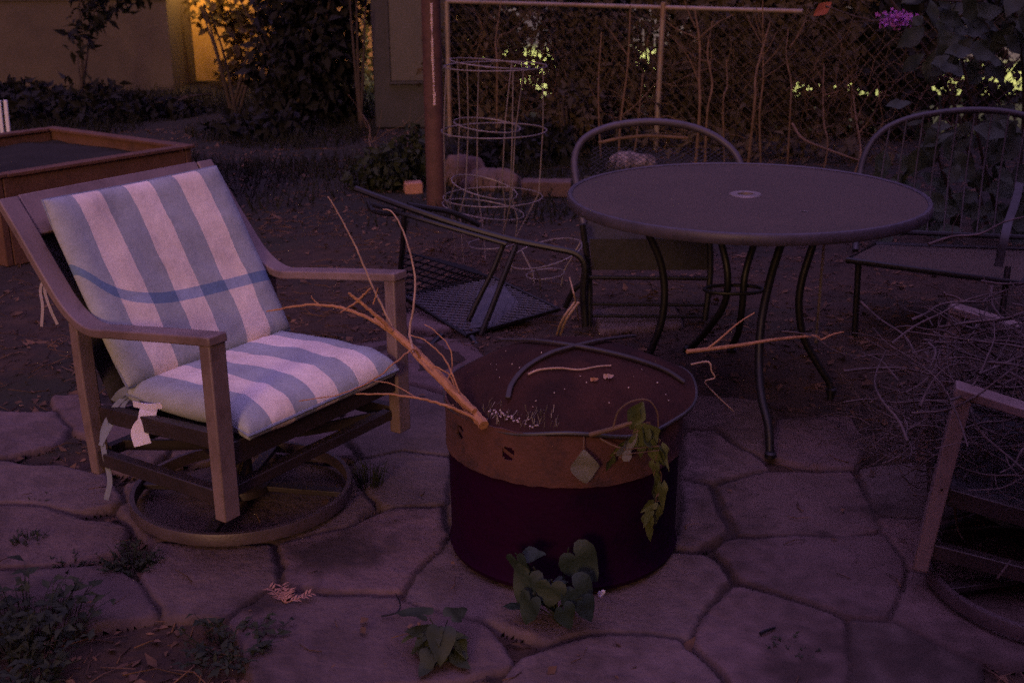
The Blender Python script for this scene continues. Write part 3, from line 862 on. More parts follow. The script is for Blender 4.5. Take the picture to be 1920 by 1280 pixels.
bpart('twig', [(835, 720, 2.72), (848, 690, 2.74), (842, 650, 2.77), (815, 620, 2.80), (795, 608, 2.82)], .0020, .0010)
bpart('twig', [(862, 735, 2.68), (835, 675, 2.74), (800, 640, 2.79), (768, 628, 2.83)], .0024, .0012)
bpart('twig', [(700, 570, 2.87), (705, 552, 2.87), (708, 540, 2.87)], .002, .001)
bpart('twig', [(600, 572, 3.0), (588, 562, 3.0), (584, 555, 3.0)], .002, .001)
bpart('twig', [(790, 668, 2.8), (812, 690, 2.76), (818, 700, 2.75)], .002, .001)
bpart('twig', [(850, 760, 2.64), (790, 748, 2.66), (735, 720, 2.72), (690, 712, 2.74)], .0018, .001)

# twigs right of the lid
bm = bmesh.new()
RT = [P(1288, 659, y=3.08), P(1340, 653, y=3.12), P(1400, 645, y=3.16), P(1455, 636, y=3.2), P(1525, 630, y=3.25), P(1540, 636, y=3.26), P(1560, 627, y=3.27), P(1582, 622, y=3.28)]
tube(bm, smoothpts(RT, 5), .0062, 7, r2=.002)
tube(bm, smoothpts([P(1325, 655, y=3.11), P(1350, 635, y=3.12), P(1385, 605, y=3.14), P(1415, 586, y=3.16)], 5), .0034, 6, r2=.0016)
tag(build_at('dry_twig', bm, M['twig']), 'long forked dry twig sticking out past the right rim of the drum lid', 'twig')
thin_twig('twig', 'short bent twig hanging off the right side of the drum lid', [P(1295, 683, y=3.0), P(1328, 678, y=3.0), P(1334, 695, y=3.0), P(1340, 708, y=3.0), P(1322, 716, y=3.0), P(1345, 742, y=3.02), P(1376, 771, y=3.04)], .0026, M['paletwig'], r2=.0014)

# vine drooping from the lid
VN = empty('climbing_vine', P(1180, 800, y=2.56))
tag(VN, 'wilted green vine drooping over the drum front, with a pale hanging leaf', 'vine')
VI = Matrix.Translation(-VN.location)
def vpart(name, f, m):
    bm = bmesh.new(); f(bm); bmesh.ops.transform(bm, matrix=VI, verts=bm.verts); return build(name, bm, M[m], VN)
def vst(bm):
    tube(bm, smoothpts([P(1105, 815, y=2.535), P(1150, 803, y=2.53), P(1185, 792, y=2.53)], 4), .006, 7, r2=.005)
    tube(bm, smoothpts([P(1150, 800, y=2.53), P(1160, 770, y=2.53), P(1185, 752, y=2.53), P(1215, 750, y=2.54), P(1232, 772, y=2.545), P(1234, 810, y=2.55), P(1232, 860, y=2.555), P(1240, 900, y=2.56), P(1222, 960, y=2.56)], 6), .0024, 5, r2=.0014)
    tube(bm, smoothpts([P(1095, 818, y=2.53), P(1094, 835, y=2.52), P(1094, 845, y=2.52)], 3), .0015, 5)
    tube(bm, smoothpts([P(1125, 822, y=2.52), P(1150, 835, y=2.52), P(1172, 842, y=2.52)], 3), .0025, 5)
vpart('stem', vst, 'stalk')
def pleaf(bm, u0, v0, u1, v1, y, W, shape=DIAMOND, nrm=(0, -1, .5), fold=.2, dy=0, curl=.1):
    a, b = P(u0, v0, y=y), P(u1, v1, y=y + dy)
    bigleaf(bm, a, b - a, nrm, (b - a).length, W, shape, fold, curl)
vpart('leaf', lambda b: pleaf(b, 1094, 842, 1099, 909, 2.515, .074, nrm=(.05, -1, .35), fold=.12), 'vinepale')['label'] = 'pale hanging diamond-shaped leaf'
IVY = [(0, .16), (.08, .05), (.20, 0), (.36, .10), (.40, .24), (.27, .38), (.25, .52), (.17, .70), (.07, .88), (0, 1.0)]
rgv = random.Random(17)
VL = [(1180, 800, 1206, 752, 2.535, .05), (1190, 805, 1196, 765, 2.53, .045), (1160, 858, 1198, 806, 2.52, .055), (1200, 792, 1222, 840, 2.535, .06), (1186, 812, 1142, 866, 2.53, .055),
      (1212, 800, 1196, 862, 2.54, .06), (1222, 815, 1236, 884, 2.545, .045), (1236, 830, 1250, 884, 2.55, .035), (1230, 862, 1226, 918, 2.55, .04), (1226, 890, 1240, 950, 2.552, .038),
      (1240, 900, 1246, 968, 2.556, .034), (1230, 938, 1200, 960, 2.55, .036), (1230, 940, 1238, 996, 2.556, .036), (1216, 960, 1219, 1018, 2.556, .042), (1222, 952, 1206, 990, 2.556, .03), (1150, 850, 1140, 888, 2.525, .03)]
for k, (u0, v0, u1, v1, y, W) in enumerate(VL):
    vpart('leaf', lambda b: pleaf(b, u0, v0, u1, v1, y, W, IVY if k % 3 else DIAMOND, nrm=(rgv.uniform(-.9, .9), -1, rgv.uniform(0, .6)), fold=rgv.uniform(.2, .8), curl=rgv.uniform(-.1, .45), dy=rgv.uniform(-.02, .02)), 'vinepale' if k == 2 else 'vine')
    vpart('stem', lambda b: tube(b, smoothpts([P(1236 if v0 > 840 else 1190, max(795, v0 - 14), y=y + .004), P((u0 * 2 + 1232) / 3, v0 - 8, y=y), P(u0, v0, y=y)], 3), .0012, 4), 'stalk')

# low heart-leaf plant in front of the drum
HP = empty('heart_leaf_plant', P(1050, 1175, z=0))
tag(HP, 'low plant with heart-shaped leaves growing against the front of the drum', 'plant')
HI = Matrix.Translation(-HP.location)
def hpart(name, f, m='heart'):
    bm = bmesh.new(); f(bm); bmesh.ops.transform(bm, matrix=HI, verts=bm.verts); return build(name, bm, M[m], HP)
base = P(1050, 1172, z=0)
LV = [((1066, 1026), (1122, 1092), 2.47, .100, HEART, (.15, -1, .25)), ((1034, 1086), (1030, 1140), 2.385, .078, HEART, (-.1, -.75, .8)),
      ((966, 1036), (990, 1098), 2.45, .075, HEART, (-.9, -.7, .3)), ((978, 1042), (1024, 1036), 2.46, .055, HEART, (.3, -.3, 1)),
      ((1000, 1062), (968, 1132), 2.43, .085, HEART, (-.5, -.8, .2)), ((1064, 1090), (1116, 1148), 2.40, .10, HEART, (.6, -.8, .3)),
      ((1090, 1120), (1112, 1165), 2.37, .07, HEART, (.5, -.5, .9)), ((1000, 1112), (982, 1172), 2.385, .075, HEART, (-.6, -.6, .6)),
      ((1052, 1132), (1072, 1180), 2.36, .06, HEART, (0, -.4, 1))]
for (a, b, y, W, sh, nr) in LV:
    hpart('leaf', lambda q: pleaf(q, a[0], a[1], b[0], b[1], y, W, sh, nr, fold=.10, dy=-.012, curl=.10))
    hpart('stem', lambda q: tube(q, smoothpts([base, (base + P(a[0], a[1], y=y)) / 2 + V((0, .02, .01)), P(a[0], a[1], y=y)], 4), .0022, 5), 'weed')
rgw = random.Random(29)
for k in range(12):
    a = rgw.uniform(0, TAU); d = V((math.cos(a), math.sin(a) * .6 - .3, 0)).normalized(); L = rgw.choice((.03, .04, .05, .06)); el = rgw.uniform(-.8, .3)
    st = P(1045, 1165, z=0) + V((rgw.uniform(-.075, .075), rgw.uniform(-.02, .03), rgw.uniform(.03, .13)))
    hpart('leaf', lambda q: bigleaf(q, st, d * math.cos(el) + Z * math.sin(el), Z + d * .4 + rvec(rgw) * .4, L, L * rgw.uniform(.75, .95), HEART, rgw.uniform(.02, .2), rgw.uniform(.1, .45)))
    hpart('stem', lambda q: tube(q, smoothpts([P(1050, 1172, z=0), P(1050, 1172, z=0).lerp(st, .5) + V((0, .01, .01)), st], 4), .0014, 5), 'weed')
q = P(1126, 1105, y=2.47)
bm = bmesh.new(); bigleaf(bm, q, V((.1, -.05, -1)), V((.3, -1, .1)), .022, .02, HEART, .4)
tag(build_at('paint_flake', bm, M['tag']), 'tiny white flake stuck low on the front of the drum', 'flake')

LP = empty('broadleaf_weed', P(828, 1225, z=0))
tag(LP, 'small weed with broad drooping leaves on the flagstone left of the drum plant', 'plant', 'weeds in the patio joints')
LI = Matrix.Translation(-LP.location)
base = P(828, 1222, z=0)
rgw = random.Random(23); top = base + V((-.005, .02, .075))
for k in range(24):
    a = rgw.uniform(0, TAU); el = rgw.uniform(-.9, .35); d = V((math.cos(a), math.sin(a) * .8, 0)); L = rgw.choice((.035, .045, .055, .07, .085))
    st = base + d * rgw.uniform(.012, .065) + Z * rgw.uniform(.02, .085); dd = d * math.cos(el) + Z * math.sin(el)
    bm = bmesh.new(); bigleaf(bm, st, dd, Z + d * .3 + rvec(rgw) * .4, L, L * rgw.uniform(.7, .95), HEART if k % 3 else IVY, rgw.uniform(.02, .25), rgw.uniform(.1, .5))
    for v in bm.verts: v.co.z = max(v.co.z, .006)
    bmesh.ops.transform(bm, matrix=LI, verts=bm.verts); build('leaf', bm, M['vine' if k % 6 == 1 else 'plant'], LP)
    bm = bmesh.new(); tube(bm, smoothpts([base, base.lerp(st, .5) + V((0, 0, .015)), st], 4), .0014, 5); bmesh.ops.transform(bm, matrix=LI, verts=bm.verts); build('stem', bm, M['weed'], LP)

# weeds in the joints
def weed(u, v, R, H, n, label, seed, leafy=.5, m='weed'):
    rg = random.Random(seed); o = P(u, v, z=0); bm = bmesh.new()
    for k in range(n):
        a = rg.uniform(0, TAU); rr = R * math.sqrt(rg.random()) * .75
        b0 = o + V((math.cos(a) * rr, math.sin(a) * rr * .8, -.02)); h = H * rg.uniform(.4, 1)
        out = V((math.cos(a), math.sin(a), 0)) * R * rg.uniform(.1, .7)
        tip = b0 + out + Z * h
        mid = b0.lerp(tip, .55) + Z * h * .2
        tube(bm, [b0, mid, tip], .0016, 3, r2=.0007)
        for j in range(rg.randint(2, 4)):
            q = b0.lerp(mid, rg.random()) if rg.random() < .5 else mid.lerp(tip, rg.random())
            d = rvec(rg); d.z = abs(d.z) * .5
            L = R * rg.uniform(.12, .30)
            leaf(bm, q, d, V((rg.uniform(-.4, .4), rg.uniform(-.6, .2), 1)), L, L * (.3 + leafy * .5), .2, .3)
    return tag(build_at('weed_clump', bm, M[m], auto=False), label, 'weed', 'weeds in the patio joints')
weed(55, 1185, .15, .13, 95, 'big dark leafy weed clump at the left edge of the patio', 1)
weed(245, 1055, .075, .06, 60, 'bushy weed in the joint left below the armchair ring', 2, .4)
weed(52, 1012, .05, .045, 40, 'small moss-like weed at the far left of the stones', 3, .4)
weed(430, 1210, .12, .05, 60, 'low weeds sprouting from the bare soil at the front left', 4, .3)
weed(694, 905, .05, .10, 45, 'grassy weed tuft just right of the armchair ring', 5, .2)
weed(20, 1265, .13, .09, 55, 'dense weed in the bottom left corner', 6, .4)
weed(130, 1048, .045, .03, 26, 'low weed strip in the joint between two stones at the far left', 13, .3)
weed(75, 930, .03, .02, 20, 'tiny moss tuft in the joint near the left edge', 14, .3)
weed(1490, 1215, .05, .03, 26, 'flat weed on the stone at the lower right', 15, .3)
# dead fern sprig
bm = bmesh.new(); o = P(535, 1130, z=.004); rg = random.Random(3)
for k in range(5):
    a = rg.uniform(-.2, 2.6); d = V((math.cos(a), math.sin(a) * .8, .18)); L = rg.uniform(.05, .085); e = o + d * L
    tube(bm, [o, e], .0016, 4, r2=.0008)
    for j in range(12):
        q = o.lerp(e, .2 + .8 * j / 12); s = d.cross(Z).normalized() * (1 if j % 2 else -1)
        leaf(bm, q, s + d * .7 + Z * rg.uniform(-.1, .4), Z, .022, .006, .2, .1)
tag(build_at('fern_sprig', bm, M['brick'], auto=False), 'dead reddish sprig lying on the stone in front of the armchair ring', 'sprig')
thin_twig('twig', 'short black twig lying on the lower right flagstone', [P(1425, 1187, z=.008), P(1438, 1181, z=.010), P(1453, 1176, z=.006)], .0045, M['black'], r2=.003)
thin_twig('twig', 'curled dark twig on the stone at the left below the drum', [P(715, 1155, z=.005), P(745, 1147, z=.007), P(750, 1130, z=.014), P(742, 1112, z=.006)], .0025, M['black'], r2=.0015)

# ------------------------------------------------------------------ round table
TX, TY = .802, 3.962
TB = empty('patio_table', (TX, TY, 0))
tag(TB, 'round dark patio table with an umbrella hole and curved legs', 'table')
bm = bmesh.new(); lathe(bm, [(.03, .706), (.03, .714), (.596, .714), (.596, .706), (.03, .706)], 96); build('tabletop', bm, M['tabletop'], TB)
bm = bmesh.new(); lathe(bm, [(.592, .704), (.592, .7165), (.598, .7205), (.606, .7185), (.610, .712), (.610, .690), (.606, .684), (.596, .686), (.592, .704)], 128); build('table_rim', bm, M['tablerim'], TB)
bm = bmesh.new(); lathe(bm, [(.028, .708), (.028, .718), (.034, .7205), (.052, .7185), (.055, .7145)], 40); build('umbrella_ring', bm, M['wire'], TB)
bm = bmesh.new()
tube(bm, arc_ring(.30, .665), .010, 8, closed=True)
for k in range(3):
    a = k * math.pi / 3 + .3; d = V((math.cos(a), math.sin(a), 0)); tube(bm, [d * .575 + Z * .685, d * -.575 + Z * .685], .011, 8)
build('under_frame', bm, M['black'], TB)
def tleg(px):
    bm = bmesh.new(); pts = smoothpts([P(u, v, y=y) - V((TX, TY, 0)) for u, v, y in px], 6); tube(bm, pts, .0135, 10)
    f = pts[-1]
    lathe(bm, [(0, 0), (.019, 0), (.019, .014), (.013, .02), (0, .02)], 14, c=(f.x, f.y, 0))
    return build('leg', bm, M['black'], TB)
tleg([(1478, 400, 3.74), (1470, 440, 3.72), (1445, 520, 3.66), (1428, 600, 3.60), (1423, 680, 3.55), (1428, 745, 3.48), (1441, 800, 3.42), (1444, 860, 3.375)])
tleg([(1195, 390, 3.95), (1212, 430, 3.96), (1238, 490, 3.97), (1246, 550, 3.97), (1238, 610, 3.97), (1215, 670, 3.975), (1190, 738, 3.98)])
tleg([(1538, 410, 3.97), (1524, 460, 3.965), (1505, 520, 3.96), (1498, 570, 3.955), (1506, 630, 3.95), (1535, 685, 3.94), (1556, 720, 3.935), (1557, 748, 3.93)])
tleg([(1330, 380, 4.38), (1348, 440, 4.30), (1364, 510, 4.24), (1358, 570, 4.26), (1325, 620, 4.33), (1290, 657, 4.40)])
tleg([(1440, 390, 4.36), (1420, 440, 4.30), (1398, 510, 4.24), (1392, 570, 4.24), (1385, 620, 4.28), (1372, 650, 4.38)])
bm = bmesh.new(); c_ = V((.03, .27, 0)); tube(bm, [c_ + V((.11 * math.cos(TAU * k / 30), .06 * math.sin(TAU * k / 30), .30)) for k in range(30)], .007, 7, closed=True); build('leg_brace', bm, M['black'], TB)
bm = bmesh.new(); q = V((TX + .12, TY - .27, .7155)); leaf(bm, q, V((1, -.25, .02)), Z, .04, .010, .2, .05)
tag(build_at('fallen_leaf', bm, M['wire']), 'small grey dry leaf lying on the round table', 'leaf')

# ------------------------------------------------------------------ arched chairs behind the table
def cpart(T, name, fn, m):
    bm = bmesh.new(); fn(bm); bmesh.ops.transform(bm, matrix=Matrix.Translation(-T.location), verts=bm.verts)
    return build(name, bm, M[m], T)
def lattice(b, q, n, r):
    a0, b0, c0, d0 = q
    for k in range(-n, n + 1):
        for sg in (1, -1):
            pts = []
            for s in range(41):
                i = s / 40; j = (i if sg == 1 else 1 - i) + k / n
                if 0 <= j <= 1: pts.append(a0.lerp(b0, i).lerp(d0.lerp(c0, i), j))
            if len(pts) > 1: tube(b, [pts[0], pts[-1]], r, 4)
def sheet(bm, a, b, c, d, n=8, sag=.03):
    g = [[bm.verts.new(a.lerp(b, i / n).lerp(d.lerp(c, i / n), j / n) - Z * sag * math.sin(math.pi * i / n) * math.sin(math.pi * j / n)) for i in range(n + 1)] for j in range(n + 1)]
    for j in range(n):
        for i in range(n): bm.faces.new((g[j][i], g[j][i + 1], g[j + 1][i + 1], g[j + 1][i]))
B_ = empty('arched_chair', P(1225, 600, z=0))
tag(B_, 'black metal chair with a plain arched back, tucked behind the round table', 'chair', 'arched black patio chairs')
arch = [(1094, 420, 4.86), (1082, 350, 4.92), (1077, 300, 4.98), (1092, 264, 5.02), (1130, 242, 5.05), (1180, 231, 5.06), (1238, 229, 5.06), (1300, 239, 5.06), (1350, 262, 5.04), (1384, 298, 5.0), (1392, 350, 4.94), (1380, 420, 4.88)]
cpart(B_, 'back_frame', lambda b: tube(b, smoothpts([P(*a[:2], y=a[2]) for a in arch], 6), .0155, 10), 'tablerim')
cpart(B_, 'inner_rail', lambda b: tube(b, smoothpts([P(1122, 268, y=5.03), P(1160, 260, y=5.05), P(1215, 255, y=5.06), P(1290, 259, y=5.05)], 5), .007, 7), 'stalk')
cpart(B_, 'back_sling', lambda b: sheet(b, P(1095, 330, y=4.96), P(1375, 330, y=4.96), P(1365, 455, y=4.82), P(1105, 455, y=4.82), 8, 0), 'sling')
def meshback(b):
    q = [P(1110, 275, y=5.01), P(1366, 278, y=5.02), P(1378, 440, y=4.87), P(1096, 440, y=4.85)]
    lattice(b, q, 20, .0011)
cpart(B_, 'mesh_back', meshback, 'black')
sf = [P(1098, 455, y=4.72), P(1345, 455, y=4.75), P(1370, 420, y=5.05), P(1095, 420, y=5.02)]
cpart(B_, 'seat', lambda b: (sheet(b, *sf, 8, .04), sheet(b, P(1105, 448, y=4.715), P(1338, 448, y=4.745), P(1335, 506, y=4.76), P(1110, 506, y=4.73), 6, 0)), 'sling')
for (u, w) in (((1092, 420, 4.72), (1105, 612, 4.66)), ((1330, 420, 4.74), (1322, 600, 4.72))):
    cpart(B_, 'leg', lambda b: tube(b, smoothpts([P(u[0], u[1], y=u[2]), P((u[0] + w[0]) / 2 + 6, (u[1] + w[1]) / 2, y=u[2]), P(w[0], w[1], y=w[2])], 5), .013, 8), 'black')
for v in (520, 570, 592):
    cpart(B_, 'stretcher', lambda b: tube(b, [P(1104, v, y=4.69), P(1326, v + 2, y=4.73)], .009 if v == 520 else .007, 8), 'black')
C_ = empty('slatted_chair', P(1740, 600, z=0))
tag(C_, 'black metal chair with an arched slatted back, right of the round table', 'chair', 'arched black patio chairs')
arch = [(1604, 470, 4.80), (1608, 380, 4.95), (1612, 330, 5.02), (1622, 290, 5.06), (1650, 250, 5.09), (1700, 224, 5.1), (1775, 210, 5.1), (1850, 207, 5.1), (1920, 217, 5.08), (1975, 245, 5.05), (2005, 300, 5.0), (2005, 400, 4.9)]
cpart(C_, 'back_frame', lambda b: tube(b, smoothpts([P(*a[:2], y=a[2]) for a in arch], 6), .0145, 10), 'slatpaint')
for k in range(10):
    ut = 1668 + k * 32; ub = ut - 24 - k * .8; vt = 240 if k in (0, 9) else (226 if k in (1, 8) else 214)
    cpart(C_, 'slat', lambda b: tube(b, smoothpts([P(ut, vt, y=5.08), P((ut + ub) / 2 - 3, 330, y=5.02), P(ub, 436 + k, y=4.92)], 5), .0042, 6), 'slatpaint')
cpart(C_, 'back_rail', lambda b: tube(b, [P(1606, 432, y=4.9), P(1990, 448, y=4.9)], .011, 8), 'black')
S3 = [P(1588, 488, y=4.55), P(1915, 532, y=4.42), P(1960, 470, y=4.9), P(1640, 458, y=4.98)]
cpart(C_, 'seat', lambda b: sheet(b, *S3, 8, .02), 'tabletop')
cpart(C_, 'seat_frame', lambda b: tube(b, S3, .012, 8, closed=True), 'black')
cpart(C_, 'leg', lambda b: tube(b, smoothpts([P(1610, 490, y=4.56), P(1606, 560, y=4.56), P(1602, 632, y=4.56)], 4), .013, 8), 'black')
cpart(C_, 'leg', lambda b: tube(b, smoothpts([P(1890, 500, y=4.5), P(1880, 580, y=4.46), P(1872, 650, y=4.42)], 4), .013, 8), 'black')
cpart(C_, 'arm', lambda b: bar(b, smoothpts([P(1912, 345, y=4.95), P(1902, 385, y=4.75), P(1886, 432, y=4.5), P(1872, 500, y=4.46)], 4), X, .032, .012), 'slatpaint')

# ------------------------------------------------------------------ toppled lattice chair
O_ = empty('toppled_chair', P(900, 640, z=0))
tag(O_, 'black metal chair with diamond lattice panels, tipped over on its side', 'chair')
def opoly(name, px, r, m='black', seg=8): return cpart(O_, name, lambda b: tube(b, smoothpts([P(*a[:2], y=a[2]) for a in px], 5), r, seg), m)
opoly('side_frame', [(667, 354, 4.98), (715, 372, 4.92), (771, 392, 4.85), (860, 422, 4.78), (956, 449, 4.72), (1030, 464, 4.68), (1080, 476, 4.66), (1096, 500, 4.65), (1093, 550, 4.65), (1097, 612, 4.64)], .014)
opoly('side_frame', [(700, 384, 4.96), (765, 404, 4.84), (860, 432, 4.76), (950, 458, 4.70)], .010)
opoly('arm', [(690, 378, 5.0), (698, 394, 4.97), (730, 402, 4.92), (758, 398, 4.86)], .010)
opoly('arm', [(764, 384, 4.86), (800, 390, 4.9), (838, 396, 4.94), (872, 408, 4.97), (899, 422, 4.99)], .012)
opoly('leg', [(758, 402, 4.85), (756, 450, 4.86), (751, 510, 4.88), (752, 560, 4.9), (768, 600, 4.88)], .012)
opoly('leg', [(944, 458, 4.72), (925, 505, 4.70), (900, 555, 4.68), (878, 602, 4.66)], .011)
opoly('leg', [(968, 460, 4.70), (948, 510, 4.66), (925, 570, 4.62), (902, 628, 4.58)], .012)
opoly('leg', [(828, 629, 4.58), (808, 648, 4.5), (788, 666, 4.43)], .014)
opoly('leg', [(884, 632, 4.56), (893, 645, 4.52), (899, 653, 4.50)], .013)
opoly('foot_bar', [(764, 708, 4.22), (798, 730, 4.14), (838, 756, 4.05)], .013)
LQ = [P(753, 556, y=4.95), P(922, 520, y=5.15), P(1047, 580, y=4.82), P(875, 628, y=4.58)]
cpart(O_, 'panel_frame', lambda b: tube(b, LQ, .011, 8, closed=True), 'black')
cpart(O_, 'lattice_panel', lambda b: lattice(b, LQ, 12, .0042), 'lattice')
LB = [P(752, 470, y=4.93), P(880, 500, y=5.2), P(925, 522, y=5.18), P(753, 562, y=4.98)]
cpart(O_, 'lattice_panel', lambda b: lattice(b, LB, 8, .004), 'black')
cpart(O_, 'seat_plate', lambda b: sheet(b, P(895, 545, y=4.98), P(940, 530, y=5.05), P(1000, 600, y=4.75), P(880, 616, y=4.62), 4, 0), 'lattice')
opoly('foot_bar', [(1060, 575, 4.72), (1075, 545, 4.68), (1092, 530, 4.66)], .012)
# split stick leaning near its foot
bm = bmesh.new(); 
for dx in (0, 7): tube(bm, smoothpts([P(1044 + dx, 627, z=.005), P(1055 + dx, 598, y=4.50), P(1078 + dx, 566, y=4.52)], 5), .005, 6)
tag(build_at('split_stick', bm, M['paletwig']), 'pale split stick standing by the toppled chair near the drum lid', 'stick')
thin_twig('twig', 'thin pale stem standing upright behind the drum lid', [P(1085, 600, z=0), P(1078, 560, y=4.55), P(1068, 520, y=4.6)], .003, M['paletwig'])

# ------------------------------------------------------------------ tomato cages
def cage(cx, cy, rings, tilt, label, rot=0, legs=4, wob=0):
    T = empty('tomato_cage', (cx, cy, 0), 0)
    tag(T, label, 'plant cage', 'wire tomato cages')
    def ctr(z): return V((tilt[0] * z, tilt[1] * z, z))
    for (z, r, tx, ty) in rings:
        bm = bmesh.new()
        tube(bm, [ctr(z) + V((r * math.cos(a), r * math.sin(a), tx * r * math.cos(a) + ty * r * math.sin(a))) for a in [TAU * k / 48 for k in range(48)]], .0034, 6, closed=True)
        build('ring', bm, M['wire'], T)
    for k in range(legs):
        a = rot + TAU * k / legs; bm = bmesh.new()
        pts = [ctr(z) + V((r * math.cos(a), r * math.sin(a), tx * r * math.cos(a) + ty * r * math.sin(a))) for (z, r, tx, ty) in rings]
        pts.append(V((pts[-1].x * .8, pts[-1].y * .8, -.03)))
        tube(bm, pts, .0034, 6); build('wire_leg', bm, M['wire'], T)
    return T
cage(-.10, 5.72, [(.985, .245, 0, .0), (.68, .255, 0, .0), (.355, .245, .0, 0), (.12, .12, .05, 0)], (.03, 0), 'straight wide-ringed wire tomato cage beside the rusty post', .35)
cage(-.155, 5.68, [(1.0, .19, -.10, 0), (.71, .16, -.12, .05), (.41, .16, -.25, .1), (.30, .20, -.16, .0)], (.06, .02), 'leaning narrower wire tomato cage nested inside the straight cage', 1.0)
cage(.16, 5.35, [(.16, .17, .25, .1), (.06, .09, .1, 0)], (.0, 0), 'small low wire cage lying behind the toppled chair', .2, 3)

# ------------------------------------------------------------------ rusty post
PX, PY = -.466, 7.206
PT = empty('rusty_post', (PX, PY, 0)); tag(PT, 'thick rusty brown pipe post with a peeling pale streak', 'post')
bm = bmesh.new(); lathe(bm, [(0, -.1), (.060, -.1), (.058, .1), (.056, 2.3), (0, 2.3)], 28); build('pipe', bm, M['post'], PT)
bm = bmesh.new(); rg = random.Random(8)
a0 = -1.45
for k in range(44):
    z = .62 + .58 * k / 43; w = (.10 + .09 * noise.noise(V((0, 0, z * 14)))) * (1 if z > .75 else .6)
    for s in range(1 if z > .7 else 2):
        a = a0 + .06 * noise.noise(V((3, s, z * 6))) + s * .12
        q = [V((.0585 * math.cos(a + t), .0585 * math.sin(a + t), z + dz)) for t, dz in ((-w, 0), (w, 0), (w, .0145), (-w, .0145))]
        f = [bm.verts.new(x) for x in q]; bm.faces.new(f)
o = build('peeling_paint', bm, M['peel'], PT); so = o.modifiers.new('thick', 'SOLIDIFY'); so.thickness = .002

# bricks and rocks
def rock(name, u, v, s, label, m, cat, seed, z=0, group=None):
    bm = bmesh.new(); bmesh.ops.create_icosphere(bm, subdivisions=4, radius=1)
    for q in bm.verts:
        d = q.co.normalized(); k = 1 + .22 * noise.noise(d * 1.6 + V((seed, 0, 0))) + .09 * noise.noise(d * 5 + V((0, seed, 0))) + .04 * noise.noise(d * 14)
        q.co = V((d.x * s[0] * k, d.y * s[1] * k, max(-.4, d.z) * s[2] * k))
    o = P(u, v, z=0); bmesh.ops.translate(bm, verts=bm.verts, vec=o + V((0, 0, s[2] * .3)))
    return tag(build_at(name, bm, M[m], auto=False), label, cat, group)
bm = bmesh.new(); q = P(775, 360, z=0); box(bm, q + V((0, 0, .03)), (.115, .10, .075), Matrix.Rotation(.2, 3, 'Z'))
tag(build_at('brick', bm, M['brick'], bevel=.006), 'single orange-pink brick on the ground left of the rusty post', 'brick')
G = 'pink edging stones'
rock('edging_stone', 870, 345, (.16, .12, .16), 'tall pink stone right beside the foot of the rusty post', 'rock', 'stone', 2, group=G)
rock('edging_stone', 925, 352, (.20, .12, .10), 'rounded pink stone behind the wire cages', 'rock', 'stone', 5, group=G)
bm = bmesh.new(); q = P(1025, 362, z=0); box(bm, q + V((0, 0, .035)), (.32, .14, .10), Matrix.Rotation(-.06, 3, 'Z'))
bmesh.ops.subdivide_edges(bm, edges=bm.edges, cuts=6, use_grid_fill=True)
for v_ in bm.verts: v_.co += rvec(random) * .004 if False else V((0, 0, .008 * noise.noise(v_.co * 12)))
tag(build_at('edging_block', bm, M['rock'], bevel=.008), 'long flat pink block between the wire cages and the round table', 'stone', G)
rock('pale_rock', 1185, 318, (.19, .12, .10), 'pale speckled rock seen under the arch of the chair back', 'palerock', 'rock', 9)

# ------------------------------------------------------------------ raised bed
RB = empty('raised_bed', P(120, 300, z=0)); tag(RB, 'rust-brown raised garden bed box filled with dark soil', 'raised bed')
zt_ = .45
k1, k2, k3 = P(358, 278, z=zt_), P(100, 243, z=zt_), P(-10, 336, z=zt_)
k4 = k2 + (k3 - k1)
cor = [k1, k2, k4, k3]
cen = sum(cor, V()) / 4
ctr = V((cen.x, cen.y, 0))
for i in range(4):
    a, b = cor[i], cor[(i + 1) % 4]; e = (b - a).normalized()
    bm = bmesh.new(); aa, bb = (a, b) if i % 2 == 0 else (a + e * .042, b - e * .042)
    n_ = e.cross(Z)
    if (cen - (a + b) / 2).dot(n_) < 0: n_ = -n_
    mid = (aa + bb) / 2 + n_ * .019; mid.z = zt_ / 2
    rot = Matrix((e, Z.cross(e), Z)).transposed()
    box(bm, mid, ((bb - aa).length, .038, zt_), rot)
    bmesh.ops.transform(bm, matrix=Matrix.Translation(-RB.location), verts=bm.verts)
    build('side_board', bm, M['bed'], RB, bevel=.004)
    bm = bmesh.new(); mid2 = mid.copy(); mid2.z = zt_ + .010
    box(bm, mid2, ((bb - aa).length + (.03 if i % 2 == 0 else -.042), .075, .018), rot)
    bmesh.ops.transform(bm, matrix=Matrix.Translation(-RB.location), verts=bm.verts)
    build('top_trim', bm, M['bed'], RB, bevel=.003)
bm = bmesh.new(); N = 24; gg = []
for j in range(N + 1):
    row = []
    for i in range(N + 1):
        q = (k1.lerp(k2, .03 + .94 * i / N)).lerp(k3.lerp(k4, .03 + .94 * i / N), .03 + .94 * j / N); q.z = .395 + .02 * noise.noise(q * 6)
        row.append(bm.verts.new(q - RB.location))
    gg.append(row)
for j in range(N):
    for i in range(N): bm.faces.new((gg[j][i], gg[j][i + 1], gg[j + 1][i + 1], gg[j + 1][i]))
build('bed_soil', bm, M['bedsoil'], RB, auto=False)
for (u, lab) in ((1, 'pale grey stake at the left edge, the left one of a pair'), (13, 'pale grey stake at the left edge, the right one of a pair')):
    bm = bmesh.new(); q = P(u, 246, y=8.3); q2 = P(u - 3, 188, y=8.3); bar(bm, [V((q.x, q.y, 0)), q2], X, .026, .018)
    tag(build_at('stake', bm, M['white'], bevel=.003), lab, 'stake', 'stakes beyond the raised bed')

